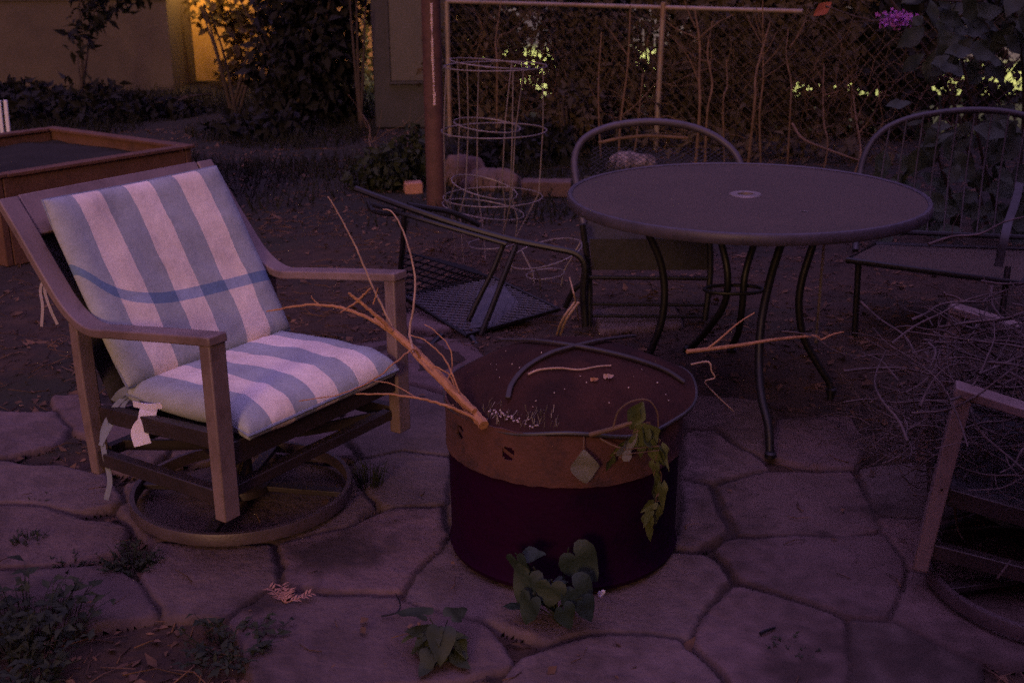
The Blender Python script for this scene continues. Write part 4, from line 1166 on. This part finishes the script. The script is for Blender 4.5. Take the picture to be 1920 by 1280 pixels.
# ------------------------------------------------------------------ house and garage behind
HW = empty('house', (-6.4, 14.9, 0)); tag(HW, 'pale stucco house wall beyond the yard at the upper left', 'house')
xr = P(325, 150, y=13.6).x
bm = bmesh.new(); box(bm, V((xr - 3.6 + 6.4, 13.6 + 1.6 - 14.9, 1.7)), (7.2, 3.2, 3.4)); build('wall', bm, M['wall'], HW)
bm = bmesh.new(); box(bm, V((xr - 3.6 + 6.4, 13.6 - 14.9 - .006, 1.02)), (7.21, .03, .06)); build('trim_board', bm, M['wall'], HW, bevel=.004)
bm = bmesh.new(); box(bm, V((xr - 3.6 + 6.4, 13.6 + 1.6 - 14.9, 3.5)), (7.8, 3.8, .16)); build('roof', bm, M['shed'], HW)
GW = empty('garage', (-2.35, 16.3, 0)); tag(GW, 'ochre garage wall lit by a lamp, seen through the ivy', 'garage')
bm = bmesh.new(); box(bm, V((0, 0, 1.5)), (3.5, 3.4, 3.0)); build('wall', bm, M['wallwarm'], GW)
bm = bmesh.new(); box(bm, V((0, 0, 3.07)), (3.9, 3.9, .14)); build('roof', bm, M['shed'], GW)

# storage shed with a panel door, left of the post
SH = empty('garden_shed', P(760, 240, z=0)); tag(SH, 'dark blue-grey garden shed with a paler door panel behind the rusty post', 'shed')
yb = SH.location.y
x0, x1 = P(698, 100, y=yb).x, P(845, 100, y=yb).x
bm = bmesh.new(); box(bm, V(((x0 + x1) / 2 - SH.location.x, .45, .95)), (x1 - x0, .9, 1.9)); build('wall', bm, M['shed'], SH, bevel=.01)
q0, q1 = P(733, 152, y=yb - .02), P(802, 140, y=yb - .02)
bm = bmesh.new(); zc0 = q0.z; box(bm, V(((q0.x + q1.x) / 2 - SH.location.x, -.014, (zc0 + 1.75) / 2)), (q1.x - q0.x, .022, 1.75 - zc0)); dp = build('door_panel', bm, M['shedpanel'], SH, bevel=.004)
bm = bmesh.new(); box(bm, V((q0.x - .012 - SH.location.x, -.022, (zc0 + 1.75) / 2)), (.022, .04, 1.80 - zc0)); build('panel_frame', bm, M['shed'], dp)
bm = bmesh.new(); box(bm, V(((q0.x + q1.x) / 2 - SH.location.x, -.022, zc0 - .014)), (q1.x - q0.x, .04, .024)); build('panel_frame', bm, M['shed'], dp)
bm = bmesh.new(); box(bm, V(((x0 + x1) / 2 - SH.location.x, .45, 1.95)), (x1 - x0 + .16, 1.1, .07)); build('roof', bm, M['shed'], SH)

# ------------------------------------------------------------------ shrubs and trees at the back
def thin_spots(c):
    if .06 < c.x < .42 and .12 < c.z < .95: return random.Random(c.x * 91 + c.z * 57).random() < .62
    if 1.05 < c.x < 1.40 and .55 < c.z < 1.05: return random.Random(c.x * 91 + c.z * 57).random() < .6
    if 2.2 < c.x < 3.2 and .24 < c.z < .50: return random.Random(c.x * 91 + c.z * 57).random() < .80
    if 3.4 < c.x < 4.8 and .05 < c.z < .60: return random.Random(c.x * 91 + c.z * 57).random() < .62
    return False
def cloud(bm, rg, boxes, n, size, gap=None, aspect=.5):
    """leaves spread through ellipsoids (centre, radii); 'gap' rejects points"""
    vol = [b[1][0] * b[1][1] * b[1][2] for b in boxes]; tot = sum(vol)
    for b, vv in zip(boxes, vol):
        for k in range(int(n * vv / tot)):
            d = rvec(rg) * (rg.random() ** .42); c = V(b[0]) + V((d.x * b[1][0], d.y * b[1][1], d.z * b[1][2]))
            if c.z < .01 or (gap and gap(c)): continue
            L = size * rg.uniform(.6, 1.4); e = rvec(rg); e.z -= .35
            leaf(bm, c, e, rvec(rg) + V((0, -.4, .6)), L, L * aspect, .3, .25)
def limbs(bm, rg, o, H, R, n, r):
    for k in range(n):
        a = rg.uniform(0, TAU); t = o + V((math.cos(a) * R * rg.uniform(.3, 1), math.sin(a) * R * rg.uniform(.3, .8), H * rg.uniform(.6, 1)))
        m_ = o.lerp(t, .5) + V((rg.uniform(-.1, .1), rg.uniform(-.1, .1), .05)) * R
        tube(bm, smoothpts([o + V((rg.uniform(-.1, .1), rg.uniform(-.1, .1), -.05)) * R, m_, t], 4), r, 5, r2=r * .3)
def bush(name, label, cat, o, boxes, n, size, m, seed, group=None, stems=6, sr=.02, gap=None, aspect=.5, H=None, R=None):
    rg = random.Random(seed); T = empty(name, o); tag(T, label, cat, group)
    bm = bmesh.new(); cloud(bm, rg, boxes, n, size, gap, aspect)
    bmesh.ops.transform(bm, matrix=Matrix.Translation(-V(o)), verts=bm.verts); build('crown', bm, M[m], T, auto=False)
    bm = bmesh.new(); limbs(bm, rg, V((0, 0, 0)), H or max(b[0][2] for b in boxes), R or max(b[1][0] for b in boxes), stems, sr); build('trunk', bm, M['bark'], T)
    return T
bx = lambda u, v, y, rx, ry, rz: (P(u, v, y=y), (rx, ry, rz))
GB = 'dark shrubs along the back of the yard'
# ivy column in front of the lit garage wall
bush('ivy_shrub', 'ivy-like shrub with the lamp-lit ochre wall glowing through its leaves', 'shrub', P(440, 215, z=0) ,
     [bx(446, 30, 14.1, .28, .25, .50), bx(438, 140, 13.9, .20, .2, .5), bx(398, 15, 14.1, .30, .2, .26), bx(432, 195, 13.4, .17, .2, .14)], 560, .11, 'ivy', 21, GB, aspect=.62, H=1.4, R=.5)
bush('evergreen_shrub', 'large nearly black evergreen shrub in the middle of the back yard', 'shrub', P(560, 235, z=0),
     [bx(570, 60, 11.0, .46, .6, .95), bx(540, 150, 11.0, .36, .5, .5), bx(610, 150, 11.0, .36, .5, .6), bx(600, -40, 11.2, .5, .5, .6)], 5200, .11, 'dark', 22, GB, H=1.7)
bush('evergreen_shrub', 'narrow dark shrub with orange light between its leaves, beside the shed', 'shrub', P(676, 245, z=0),
     [bx(676, 90, 13.8, .14, .3, .85), bx(688, 190, 13.2, .13, .3, .3)], 420, .085, 'ivy', 23, GB, stems=3, aspect=.6, H=1.3)
bush('drooping_shrub', 'drooping dark branch shrub standing in front of the pale house wall', 'shrub', P(150, 190, z=0),
     [bx(175, 30, 11.4, .20, .25, .13), bx(150, 62, 11.4, .16, .2, .07), bx(150, 95, 11.4, .15, .2, .05), bx(130, 140, 11.4, .06, .1, .12), bx(200, -30, 11.4, .4, .3, .3), bx(190, 165, 11.4, .22, .2, .12)], 420, .12, 'dark', 24, GB, stems=5, sr=.012, H=1.2, R=.35, aspect=.4)
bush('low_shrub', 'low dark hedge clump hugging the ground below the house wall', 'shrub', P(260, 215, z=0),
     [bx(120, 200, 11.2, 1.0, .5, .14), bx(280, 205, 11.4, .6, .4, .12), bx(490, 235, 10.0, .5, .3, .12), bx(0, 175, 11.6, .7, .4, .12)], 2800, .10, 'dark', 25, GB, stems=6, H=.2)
bush('low_shrub', 'small leafy shrub on the ground left of the rusty post', 'shrub', P(735, 340, z=0),
     [bx(730, 310, 7.8, .20, .2, .16), bx(780, 290, 7.9, .14, .15, .20), bx(690, 325, 7.8, .16, .15, .07)], 900, .07, 'weed', 26, GB, H=.3)
bush('low_shrub', 'dry yellowish shrub at the foot of the fence, between cages and table', 'shrub', P(1070, 300, z=0),
     [bx(1060, 235, 8.9, .22, .2, .30), bx(1100, 200, 9.1, .18, .15, .25)], 700, .08, 'hedge', 27, GB, H=.5)
bush('low_shrub', 'low dark plant behind the wire cages', 'shrub', P(930, 320, z=0),
     [bx(940, 285, 8.4, .35, .2, .18), bx(1010, 270, 8.6, .25, .2, .2)], 1100, .08, 'dark', 28, GB, H=.25)

# ------------------------------------------------------------------ chain-link fence
FA, FB = P(838, 3, y=10.0), P(1505, 22, y=8.75)
FA = V((FA.x, FA.y, 0)); FB = V((FB.x, FB.y, 0))
ztop = .5 * (P(838, 3, y=10.0).z + P(1505, 22, y=8.75).z)
zA, zB = P(838, 3, y=10.0).z, P(1505, 22, y=8.75).z
FE = empty('chain_link_fence', (FA + FB) / 2); tag(FE, 'galvanised chain-link fence with a top rail, overgrown with dry vines', 'fence')
FI = Matrix.Translation(-FE.location)
def fpart(name, fn, m):
    bm = bmesh.new(); fn(bm); bmesh.ops.transform(bm, matrix=FI, verts=bm.verts); return build(name, bm, M[m], FE)
LF = (FB - FA).length; ed = (FB - FA).normalized()
FB2 = FA + ed * (LF + 1.6)
fpart('top_rail', lambda b: tube(b, [FA + Z * zA, FB + Z * zB], .017, 10), 'zinc')
pm = P(1243, 20, y=9.22)
fpart('fence_post', lambda b: tube(b, [V((P(1228, 300, y=9.22).x, 9.2, -.05)), V((pm.x, 9.2, 1.12))], .022, 10), 'zinc')
fpart('fence_post', lambda b: tube(b, [V((FA.x, FA.y, -.05)), V((FA.x, FA.y, zA))], .022, 10), 'zinc')
def links(b):
    h = (zA + zB) / 2 - .03; st = .085; n = int((LF + 1.6 + h) / st)
    for k in range(n):
        for sg in (1, -1):
            pts = []
            for s in range(0, 21):
                z = h * s / 20; x = k * st - h + z if sg == 1 else k * st - z
                if 0 <= x <= LF + 1.6:
                    q = FA + ed * x + Z * (z + .02) + ed.cross(Z) * (.004 * sg)
                    pts.append(q)
            if len(pts) > 1: tube(b, [pts[0], pts[-1]], .0026, 3, cap=False)
fpart('wire_mesh', links, 'mesh')

# dry stalks and vines on the fence
GS = 'dry stalks at the chain-link fence'
STK = [((1128, 60, 8.9), (1130, 330, 8.6), .011, 'straight thin dry stalk left of the fence post'),
       ((1182, 10, 8.9), (1160, 330, 8.7), .013, 'leaning dry stalk between the thin stalk and the fence post'),
       ((1205, 140, 8.9), (1180, 330, 8.7), .009, 'short leaning dry stalk close left of the fence post'),
       ((1303, 20, 8.8), (1312, 200, 8.6), .016, 'thick pinkish stalk right of the fence post'),
       ((1336, 40, 8.8), (1326, 210, 8.6), .012, 'second pinkish stalk right of the fence post'),
       ((1430, 0, 8.5), (1424, 215, 8.4), .011, 'upright stalk below the right part of the rail'),
       ((1445, 40, 8.5), (1415, 190, 8.3), .013, 'forking reddish stalk near the end of the rail'),
       ((1478, 55, 8.5), (1482, 200, 8.3), .009, 'thin upright stalk under the end of the rail'),
       ((1545, 120, 8.3), (1552, 275, 8.0), .009, 'lone vertical stalk right of the rail end'),
       ((1600, 180, 8.3), (1612, 300, 8.0), .012, 'greyish stalk near the slatted chair'),
       ((1362, 110, 8.8), (1356, 190, 8.6), .008, 'short stalk midway along the rail'),
       ((940, 0, 9.4), (932, 120, 9.2), .010, 'dim stalk behind the top of the wire cages'),
       ((680, 215, 9.2), (705, 290, 8.8), .007, 'pale dry weed stem left of the shed'),
       ((755, 225, 9.2), (770, 300, 8.8), .007, 'pale dry weed stem in front of the shed')]
for a, b, r, lab in STK:
    bm = bmesh.new(); rg = random.Random(int(a[0])); A, B = P(a[0], a[1], y=a[2]), P(b[0], b[1], y=b[2])
    foot = V((B.x + rg.uniform(-.05, .05), B.y, -.03)) if B.z > .05 else B
    pts = [A, A.lerp(B, .35) + V((rg.uniform(-.03, .03), 0, 0)), A.lerp(B, .7) + V((rg.uniform(-.03, .03), 0, 0)), B, foot]
    tube(bm, smoothpts(pts, 4), r * .4, 6, r2=r * .75)
    for j in range(rg.randint(2, 4)):
        q = A.lerp(B, rg.uniform(.1, .8)); e = q + V((rg.uniform(-.28, .28), rg.uniform(-.05, .05), rg.uniform(.1, .35)))
        tube(bm, smoothpts([q, q.lerp(e, .5) + rvec(rg) * .03, e], 4), r * .35, 5, r2=r * .15)
    tag(build_at('dry_stalk', bm, M['stalk']), lab, 'stalk', GS)
thin_twig('dry_stalk', 'long bare stalk slanting down to the slatted chair', [P(1485, 232, y=5.6), P(1505, 260, y=5.5), P(1545, 278, y=5.4), P(1615, 303, y=5.2)], .0065, M['stalk'], GS, r2=.004, cat='stalk')
thin_twig('garden_cane', 'thin upright metal cane standing under the right side of the round table', [P(1530, 642, z=0), P(1538, 540, y=4.48), P(1548, 425, y=4.46)], .0065, M['zinc'], cat='cane')
VT = bmesh.new(); rg = random.Random(31)
for k in range(170):
    x = rg.uniform(0, LF + 1.2); q = FA + ed * x + ed.cross(Z) * -rg.uniform(-.03, .16); z0 = rg.uniform(0, .7)
    pts = []; p = q + Z * z0; d = V((rg.uniform(-.6, .6), 0, rg.uniform(.2, 1)))
    for s in range(7):
        pts.append(p.copy()); d = (d + rvec(rg) * .7).normalized(); d.y *= .4; p = p + d * rg.uniform(.06, .14)
        if p.z > 1.25 or p.z < .02: break
    if len(pts) > 2: tube(VT, smoothpts(pts, 3), rg.uniform(.0018, .0048), 4, r2=.001, cap=False)
cl = []
for k in range(6): cl.append((FA + ed * (LF * (k + .3) / 5.2) + V((0, .22, .62)), (.42, .16, .62)))
o = build_at('vine_tangle', VT, M['stalk'], auto=False)
tag(o, 'tangle of thin dry vines woven all through the chain-link fence', 'vines')
bm = bmesh.new()
def gapw(c):
    return False
rg = random.Random(77)
cloud(bm, rg, cl, 4200, .065, thin_spots, .55)
for k in range(500):   # low dead foliage along the foot of the fence
    q = FA + ed * rg.uniform(.3, LF + .6) + V((rg.gauss(0, .1), rg.uniform(-.25, .25), abs(rg.gauss(0, .14)) + .02))
    L = rg.uniform(.05, .12); leaf(bm, q, rvec(rg), V((0, -.4, .8)), L, L * .5, .3, .3)
tag(build_at('vine_foliage', bm, M['hedge'], auto=False), 'brownish leaf mass of the climbers hanging on the fence', 'foliage', kind='stuff')
# denser hedge beyond the fence
GH = 'hedge bushes beyond the fence'
def hb(u, v, y, rx, rz, n, lab, seed, m='dark', size=.12, ry=.35):
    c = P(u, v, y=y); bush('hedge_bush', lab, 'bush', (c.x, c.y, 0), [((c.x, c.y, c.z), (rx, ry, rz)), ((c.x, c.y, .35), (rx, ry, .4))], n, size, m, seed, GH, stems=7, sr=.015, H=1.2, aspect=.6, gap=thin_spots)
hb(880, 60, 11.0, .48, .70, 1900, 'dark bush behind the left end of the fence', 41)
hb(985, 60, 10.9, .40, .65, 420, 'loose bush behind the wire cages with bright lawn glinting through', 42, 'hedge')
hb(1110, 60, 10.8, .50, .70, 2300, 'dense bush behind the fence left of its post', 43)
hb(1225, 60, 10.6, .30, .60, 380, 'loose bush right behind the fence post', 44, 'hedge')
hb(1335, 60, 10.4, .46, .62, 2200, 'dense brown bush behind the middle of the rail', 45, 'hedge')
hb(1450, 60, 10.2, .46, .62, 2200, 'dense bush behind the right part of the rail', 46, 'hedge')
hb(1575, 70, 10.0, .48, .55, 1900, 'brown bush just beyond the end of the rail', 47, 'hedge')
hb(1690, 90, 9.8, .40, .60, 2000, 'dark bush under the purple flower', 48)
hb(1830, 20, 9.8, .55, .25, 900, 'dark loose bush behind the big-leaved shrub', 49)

# broad-leaved shrub upper right
BS = empty('broadleaf_shrub', P(1860, 420, z=0)); tag(BS, 'big-leaved dark shrub at the upper right with one purple flower head', 'shrub')
BSI = Matrix.Translation(-BS.location)
bm = bmesh.new(); rg = random.Random(55)
for k in range(330):
    u = rg.uniform(1660, 2000); v = rg.uniform(-60, 440); y = rg.uniform(5.5, 6.6)
    if u < 1730 and v < 250: continue
    if 1700 < u and 120 < v < 225 and rg.random() < .8: continue
    a = rg.uniform(-2.6, .4) ; L = rg.uniform(.09, .19); q = P(u, v, y=y)
    if q.z < .05: continue
    bigleaf(bm, q, V((math.cos(a), rg.uniform(-.5, .3), math.sin(a) * .6)), V((rg.uniform(-.5, .5), -.8, rg.uniform(.2, 1))), L, L * .62, DIAMOND, .15, .2)
bmesh.ops.transform(bm, matrix=BSI, verts=bm.verts); build('foliage', bm, M['shrub'], BS, auto=False)
bm = bmesh.new()
for px in ([(1880, 430, 6.2), (1850, 330, 6.1), (1810, 140, 6.0), (1795, 80, 6.0), (1760, 30, 6.0)], [(1900, 430, 6.3), (1920, 200, 6.1), (1905, 30, 5.9), (1870, -5, 5.8), (1820, 3, 5.8), (1700, -4, 5.8)],
           [(1850, 420, 6.2), (1790, 200, 6.2), (1700, 45, 6.1), (1640, 40, 6.1), (1600, 42, 6.1)], [(1800, 430, 6.3), (1760, 300, 6.2), (1690, 180, 6.2)], [(1700, 40, 6.1), (1655, -20, 6.1)]):
    tube(bm, smoothpts([P(*a[:2], y=a[2]) for a in px], 6), .012, 6, r2=.004)
bmesh.ops.transform(bm, matrix=BSI, verts=bm.verts); build('branch', bm, M['bark'], BS)
bm = bmesh.new()
for k in range(190):
    u = 1683 + rg.gauss(0, 14); v = 36 + rg.gauss(0, 7); q = P(u, v, y=6.05 + rg.gauss(0, .025))
    d = rvec(rg); leaf(bm, q, d, rvec(rg), .022, .018, .4, .2)
bmesh.ops.transform(bm, matrix=BSI, verts=bm.verts); build('flower_head', bm, M['flower'], BS, auto=False)
bm = bmesh.new(); pleaf(bm, 1525, 30, 1560, 4, 6.1, .065, DIAMOND, (.3, -1, .4), .3)
bmesh.ops.transform(bm, matrix=BSI, verts=bm.verts); build('red_leaf', bm, M['redleaf'], BS)
bm = bmesh.new(); tube(bm, smoothpts([P(1548, 12, y=6.1), P(1600, 30, y=6.1), P(1640, 40, y=6.1)], 4), .005, 5)
bmesh.ops.transform(bm, matrix=BSI, verts=bm.verts); build('branch', bm, M['bark'], BS)
bm = bmesh.new()
for (a, b, W) in (((1745, 120), (1800, 128), .10), ((1850, 110), (1880, 120), .09), ((1730, 30), (1712, 48), .07), ((1790, 250), (1720, 275), .06), ((1780, 105), (1745, 125), .07), ((1660, 200), (1710, 190), .07)):
    pleaf(bm, a[0], a[1], b[0], b[1], 5.5, W, DIAMOND, (.1, -.6, .9), .15)
bmesh.ops.transform(bm, matrix=BSI, verts=bm.verts); build('foliage', bm, M['shrub'], BS, auto=False)

# ------------------------------------------------------------------ brush heap on the right chair
bm = bmesh.new(); rg = random.Random(66)
def brushtwig(p, d, L, r):
    pts = [p.copy()]
    for s in range(5):
        d = (d + rvec(rg) * .38).normalized(); p = p + d * L / 5; p.z = max(p.z, .012); pts.append(p.copy())
    tube(bm, smoothpts(pts, 3), r, 4, r2=r * .35, cap=False)
    for j in range(rg.randint(0, 3)):
        q = pts[rg.randint(1, 4)]; e = (d + rvec(rg) * .9).normalized() * L * rg.uniform(.15, .35)
        e2 = q + e; e2.z = max(.01, e2.z)
        tube(bm, [q, q.lerp(e2, .5) + rvec(rg) * .01, e2], r * .5, 3, r2=r * .2, cap=False)
bx_, by_ = (CH2.matrix_basis @ rk @ V((0, 0, 0)))[:2]
for k in range(330):
    c = V((bx_ + .02 + rg.gauss(0, .20), by_ + rg.gauss(0, .17), .42 + abs(rg.gauss(0, .12))))
    a = rg.uniform(0, TAU); d = V((math.cos(a), math.sin(a), rg.uniform(-.25, .3)))
    L = rg.uniform(.15, .5); brushtwig(c - d * L / 2, d, L, rg.uniform(.0014, .0050))
for k in range(170):   # lying over the near half of the seat
    c = CH2.matrix_basis @ rk @ V((rg.uniform(-.2, .36), rg.uniform(-.12, .33), .375 + abs(rg.gauss(0, .09))))
    a = rg.uniform(0, TAU); d = V((math.cos(a), math.sin(a), rg.uniform(-.15, .25))); L = rg.uniform(.10, .34)
    brushtwig(c - d * L / 2, d, L, rg.uniform(.0014, .0042))
for k in range(85):   # spill in front of the seat and down to the ground
    c = P(rg.uniform(1690, 1830), rg.uniform(770, 900), y=rg.uniform(2.7, 3.0)); a = rg.uniform(0, TAU); d = V((math.cos(a), math.sin(a) * .6, rg.uniform(-.6, .3)))
    L = rg.uniform(.12, .38); c.z = max(c.z, .03); brushtwig(c - d * L / 2, d, L, rg.uniform(.0014, .0032))
for px in ([(1740, 720, 3.2), (1800, 680, 3.1), (1860, 645, 3.0), (1920, 610, 2.95)], [(1735, 735, 3.2), (1765, 680, 3.2), (1790, 620, 3.2), (1800, 600, 3.2)], [(1770, 552, 3.1), (1790, 556, 3.1), (1815, 566, 3.08), (1860, 555, 3.05), (1920, 530, 3.0)], [(1840, 527, 3.1), (1880, 532, 3.1), (1920, 530, 3.1)],
           [(1770, 548, 3.1), (1778, 562, 3.1), (1788, 568, 3.1)], [(1660, 675, 3.5), (1675, 700, 3.5), (1700, 735, 3.4)], [(1630, 755, 3.4), (1660, 738, 3.4), (1700, 730, 3.3)], [(1695, 757, 3.1), (1740, 748, 3.1), (1765, 735, 3.05)], [(1890, 950, 2.55), (1830, 930, 2.55)], [(1790, 950, 2.6), (1795, 990, 2.6), (1805, 1010, 2.6)], [(1870, 1085, 2.4), (1895, 1050, 2.4)]):
    tube(bm, smoothpts([P(*a[:2], y=a[2]) for a in px], 5), .0042, 5, r2=.002)
for k in range(130):
    q = CH2.matrix_basis @ rk @ V((rg.uniform(-.25, .4), rg.gauss(.0, .22), .42 + abs(rg.gauss(0, .1)))); L = rg.uniform(.015, .045)
    leaf(bm, q, rvec(rg), rvec(rg) + Z, L, L * .5, .5, .4)
tag(build_at('brush_heap', bm, M['brush'], auto=False), 'heap of grey dry twigs piled on the right-hand swivel armchair', 'brush pile', kind='stuff')
bm = bmesh.new(); rg = random.Random(67)
for k in range(150):   # leafy twig carpet left of the heap
    c = P(rg.gauss(1690, 55), rg.gauss(795, 38), z=.03); a = rg.uniform(0, TAU); d = V((math.cos(a), math.sin(a), rg.uniform(-.05, .25))); L = rg.uniform(.06, .25)
    brushtwig(c, d, L, rg.uniform(.0012, .003))
tag(build_at('twig_scatter', bm, M['brush'], auto=False), 'loose dry twigs scattered on the stones left of the right-hand armchair', 'twigs', kind='stuff')

# lawn strip beyond the fence, lit by street lamps out of view
bm = bmesh.new()
for (xa, xb, ya_, yb_) in ((-.4, 11, 11.9, 30),):
    v = [bm.verts.new(q) for q in ((xa, ya_, .09), (xb, ya_, .09), (xb, yb_, .09), (xa, yb_, .09))]; bm.faces.new(v)
tag(build('lawn', bm, M['lawn']), kind='structure')

# unseen house added behind the camera so its corner shades the yard's right side
HB = empty('shade_house', (2.80, -5.0, 0)); tag(HB, 'unseen house added behind the viewpoint to shade the right side of the yard', 'house')
bm = bmesh.new(); box(bm, V((0, 0, 1.9)), (7.9, 4.0, 3.9)); build('wall', bm, M['wall'], HB)
bm = bmesh.new(); box(bm, V((0, 0, 3.95)), (8.1, 4.4, .18)); build('roof', bm, M['shed'], HB)

# ------------------------------------------------------------------ light, sky, camera
W = bpy.data.worlds.new('World'); SC.world = W; W.use_nodes = True
nt = W.node_tree; bg = nt.nodes['Background']
sky = nt.nodes.new('ShaderNodeTexSky'); sky.sky_type = 'NISHITA'; sky.sun_disc = False
SUN_EL, SUN_AZ = math.radians(15), math.radians(197)   # azimuth: direction the sun stands in, clockwise from +Y
sky.sun_elevation = SUN_EL; sky.sun_rotation = SUN_AZ
mx = nt.nodes.new('ShaderNodeMix'); mx.data_type = 'RGBA'; mx.blend_type = 'MULTIPLY'; mx.inputs['Factor'].default_value = 1
mx.inputs['B'].default_value = (1.30, .53, .85, 1)      # the pink-violet afterglow over the whole sky
nt.links.new(sky.outputs[0], mx.inputs['A']); 
tcw = nt.nodes.new('ShaderNodeTexCoord'); sxyz = nt.nodes.new('ShaderNodeSeparateXYZ')
nt.links.new(tcw.outputs['Generated'], sxyz.inputs[0])
def wm(op, a, b):
    n = nt.nodes.new('ShaderNodeMath'); n.operation = op
    for i, x in enumerate((a, b)):
        if isinstance(x, (int, float)): n.inputs[i].default_value = x
        else: nt.links.new(x, n.inputs[i])
    return n.outputs[0]
zz = wm('MAXIMUM', sxyz.outputs['Z'], 0.0)
zen = wm('ADD', wm('MULTIPLY', wm('POWER', zz, 4.6), 3.35), .05)     # the afterglow is strongest overhead
mz = nt.nodes.new('ShaderNodeVectorMath'); mz.operation = 'SCALE'
nt.links.new(mx.outputs['Result'], mz.inputs[0]); nt.links.new(zen, mz.inputs['Scale'])
nt.links.new(mz.outputs[0], bg.inputs['Color'])
bg.inputs['Strength'].default_value = .05

L = bpy.data.lights.new('sun', 'SUN'); L.energy = .135; L.angle = math.radians(11); L.color = (1.0, .56, .28)
so = bpy.data.objects.new('sun', L); COL.objects.link(so)
sd = V((math.sin(SUN_AZ) * math.cos(SUN_EL), math.cos(SUN_AZ) * math.cos(SUN_EL), math.sin(SUN_EL)))
so.rotation_euler = sd.to_track_quat('Z', 'Y').to_euler(); so.location = sd * 30

def spot(name, loc, target, e, col, size, blend=.6, rad=.08):
    l = bpy.data.lights.new(name, 'SPOT'); l.energy = e; l.color = col; l.spot_size = size; l.spot_blend = blend; l.shadow_soft_size = rad
    o = bpy.data.objects.new(name, l); COL.objects.link(o); o.location = loc
    o.rotation_euler = (V(loc) - V(target)).to_track_quat('Z', 'Y').to_euler()
spot('garage_lamp', (-3.62, 14.05, 1.5), (-3.5, 14.3, .2), 9, (1.0, .52, .12), math.radians(150))
spot('street_lamp_light', (1.1, 15.0, 5), (1.0, 15.0, 0), 300, (1.0, .95, .55), math.radians(80))
spot('street_lamp_light', (4.8, 13.8, 4.5), (4.5, 13.2, 0), 190, (1.0, .93, .45), math.radians(80))

cam = bpy.data.cameras.new('camera'); co = bpy.data.objects.new('camera', cam); COL.objects.link(co)
cam.sensor_width = 36; cam.lens = FPX / 1920 * 36; cam.clip_end = 2000; cam.clip_start = .05
co.matrix_world = Matrix.Translation((0, 0, CAMH)) @ Matrix.Rotation(math.pi / 2 - PITCH, 4, 'X') @ Matrix.Rotation(ROLL, 4, 'Z')
cam.dof.use_dof = True; cam.dof.focus_distance = 3.1; cam.dof.aperture_fstop = 5.6
SC.camera = co
SC.cycles.use_adaptive_sampling = True; SC.cycles.adaptive_threshold = .15; SC.cycles.adaptive_min_samples = 24
SC.cycles.use_denoising = False     # keep the sensor-like grain of a dusk exposure
SC.view_settings.view_transform = 'Standard'; SC.view_settings.look = 'None'; SC.view_settings.gamma = 1
SC.view_settings.exposure = 2.95
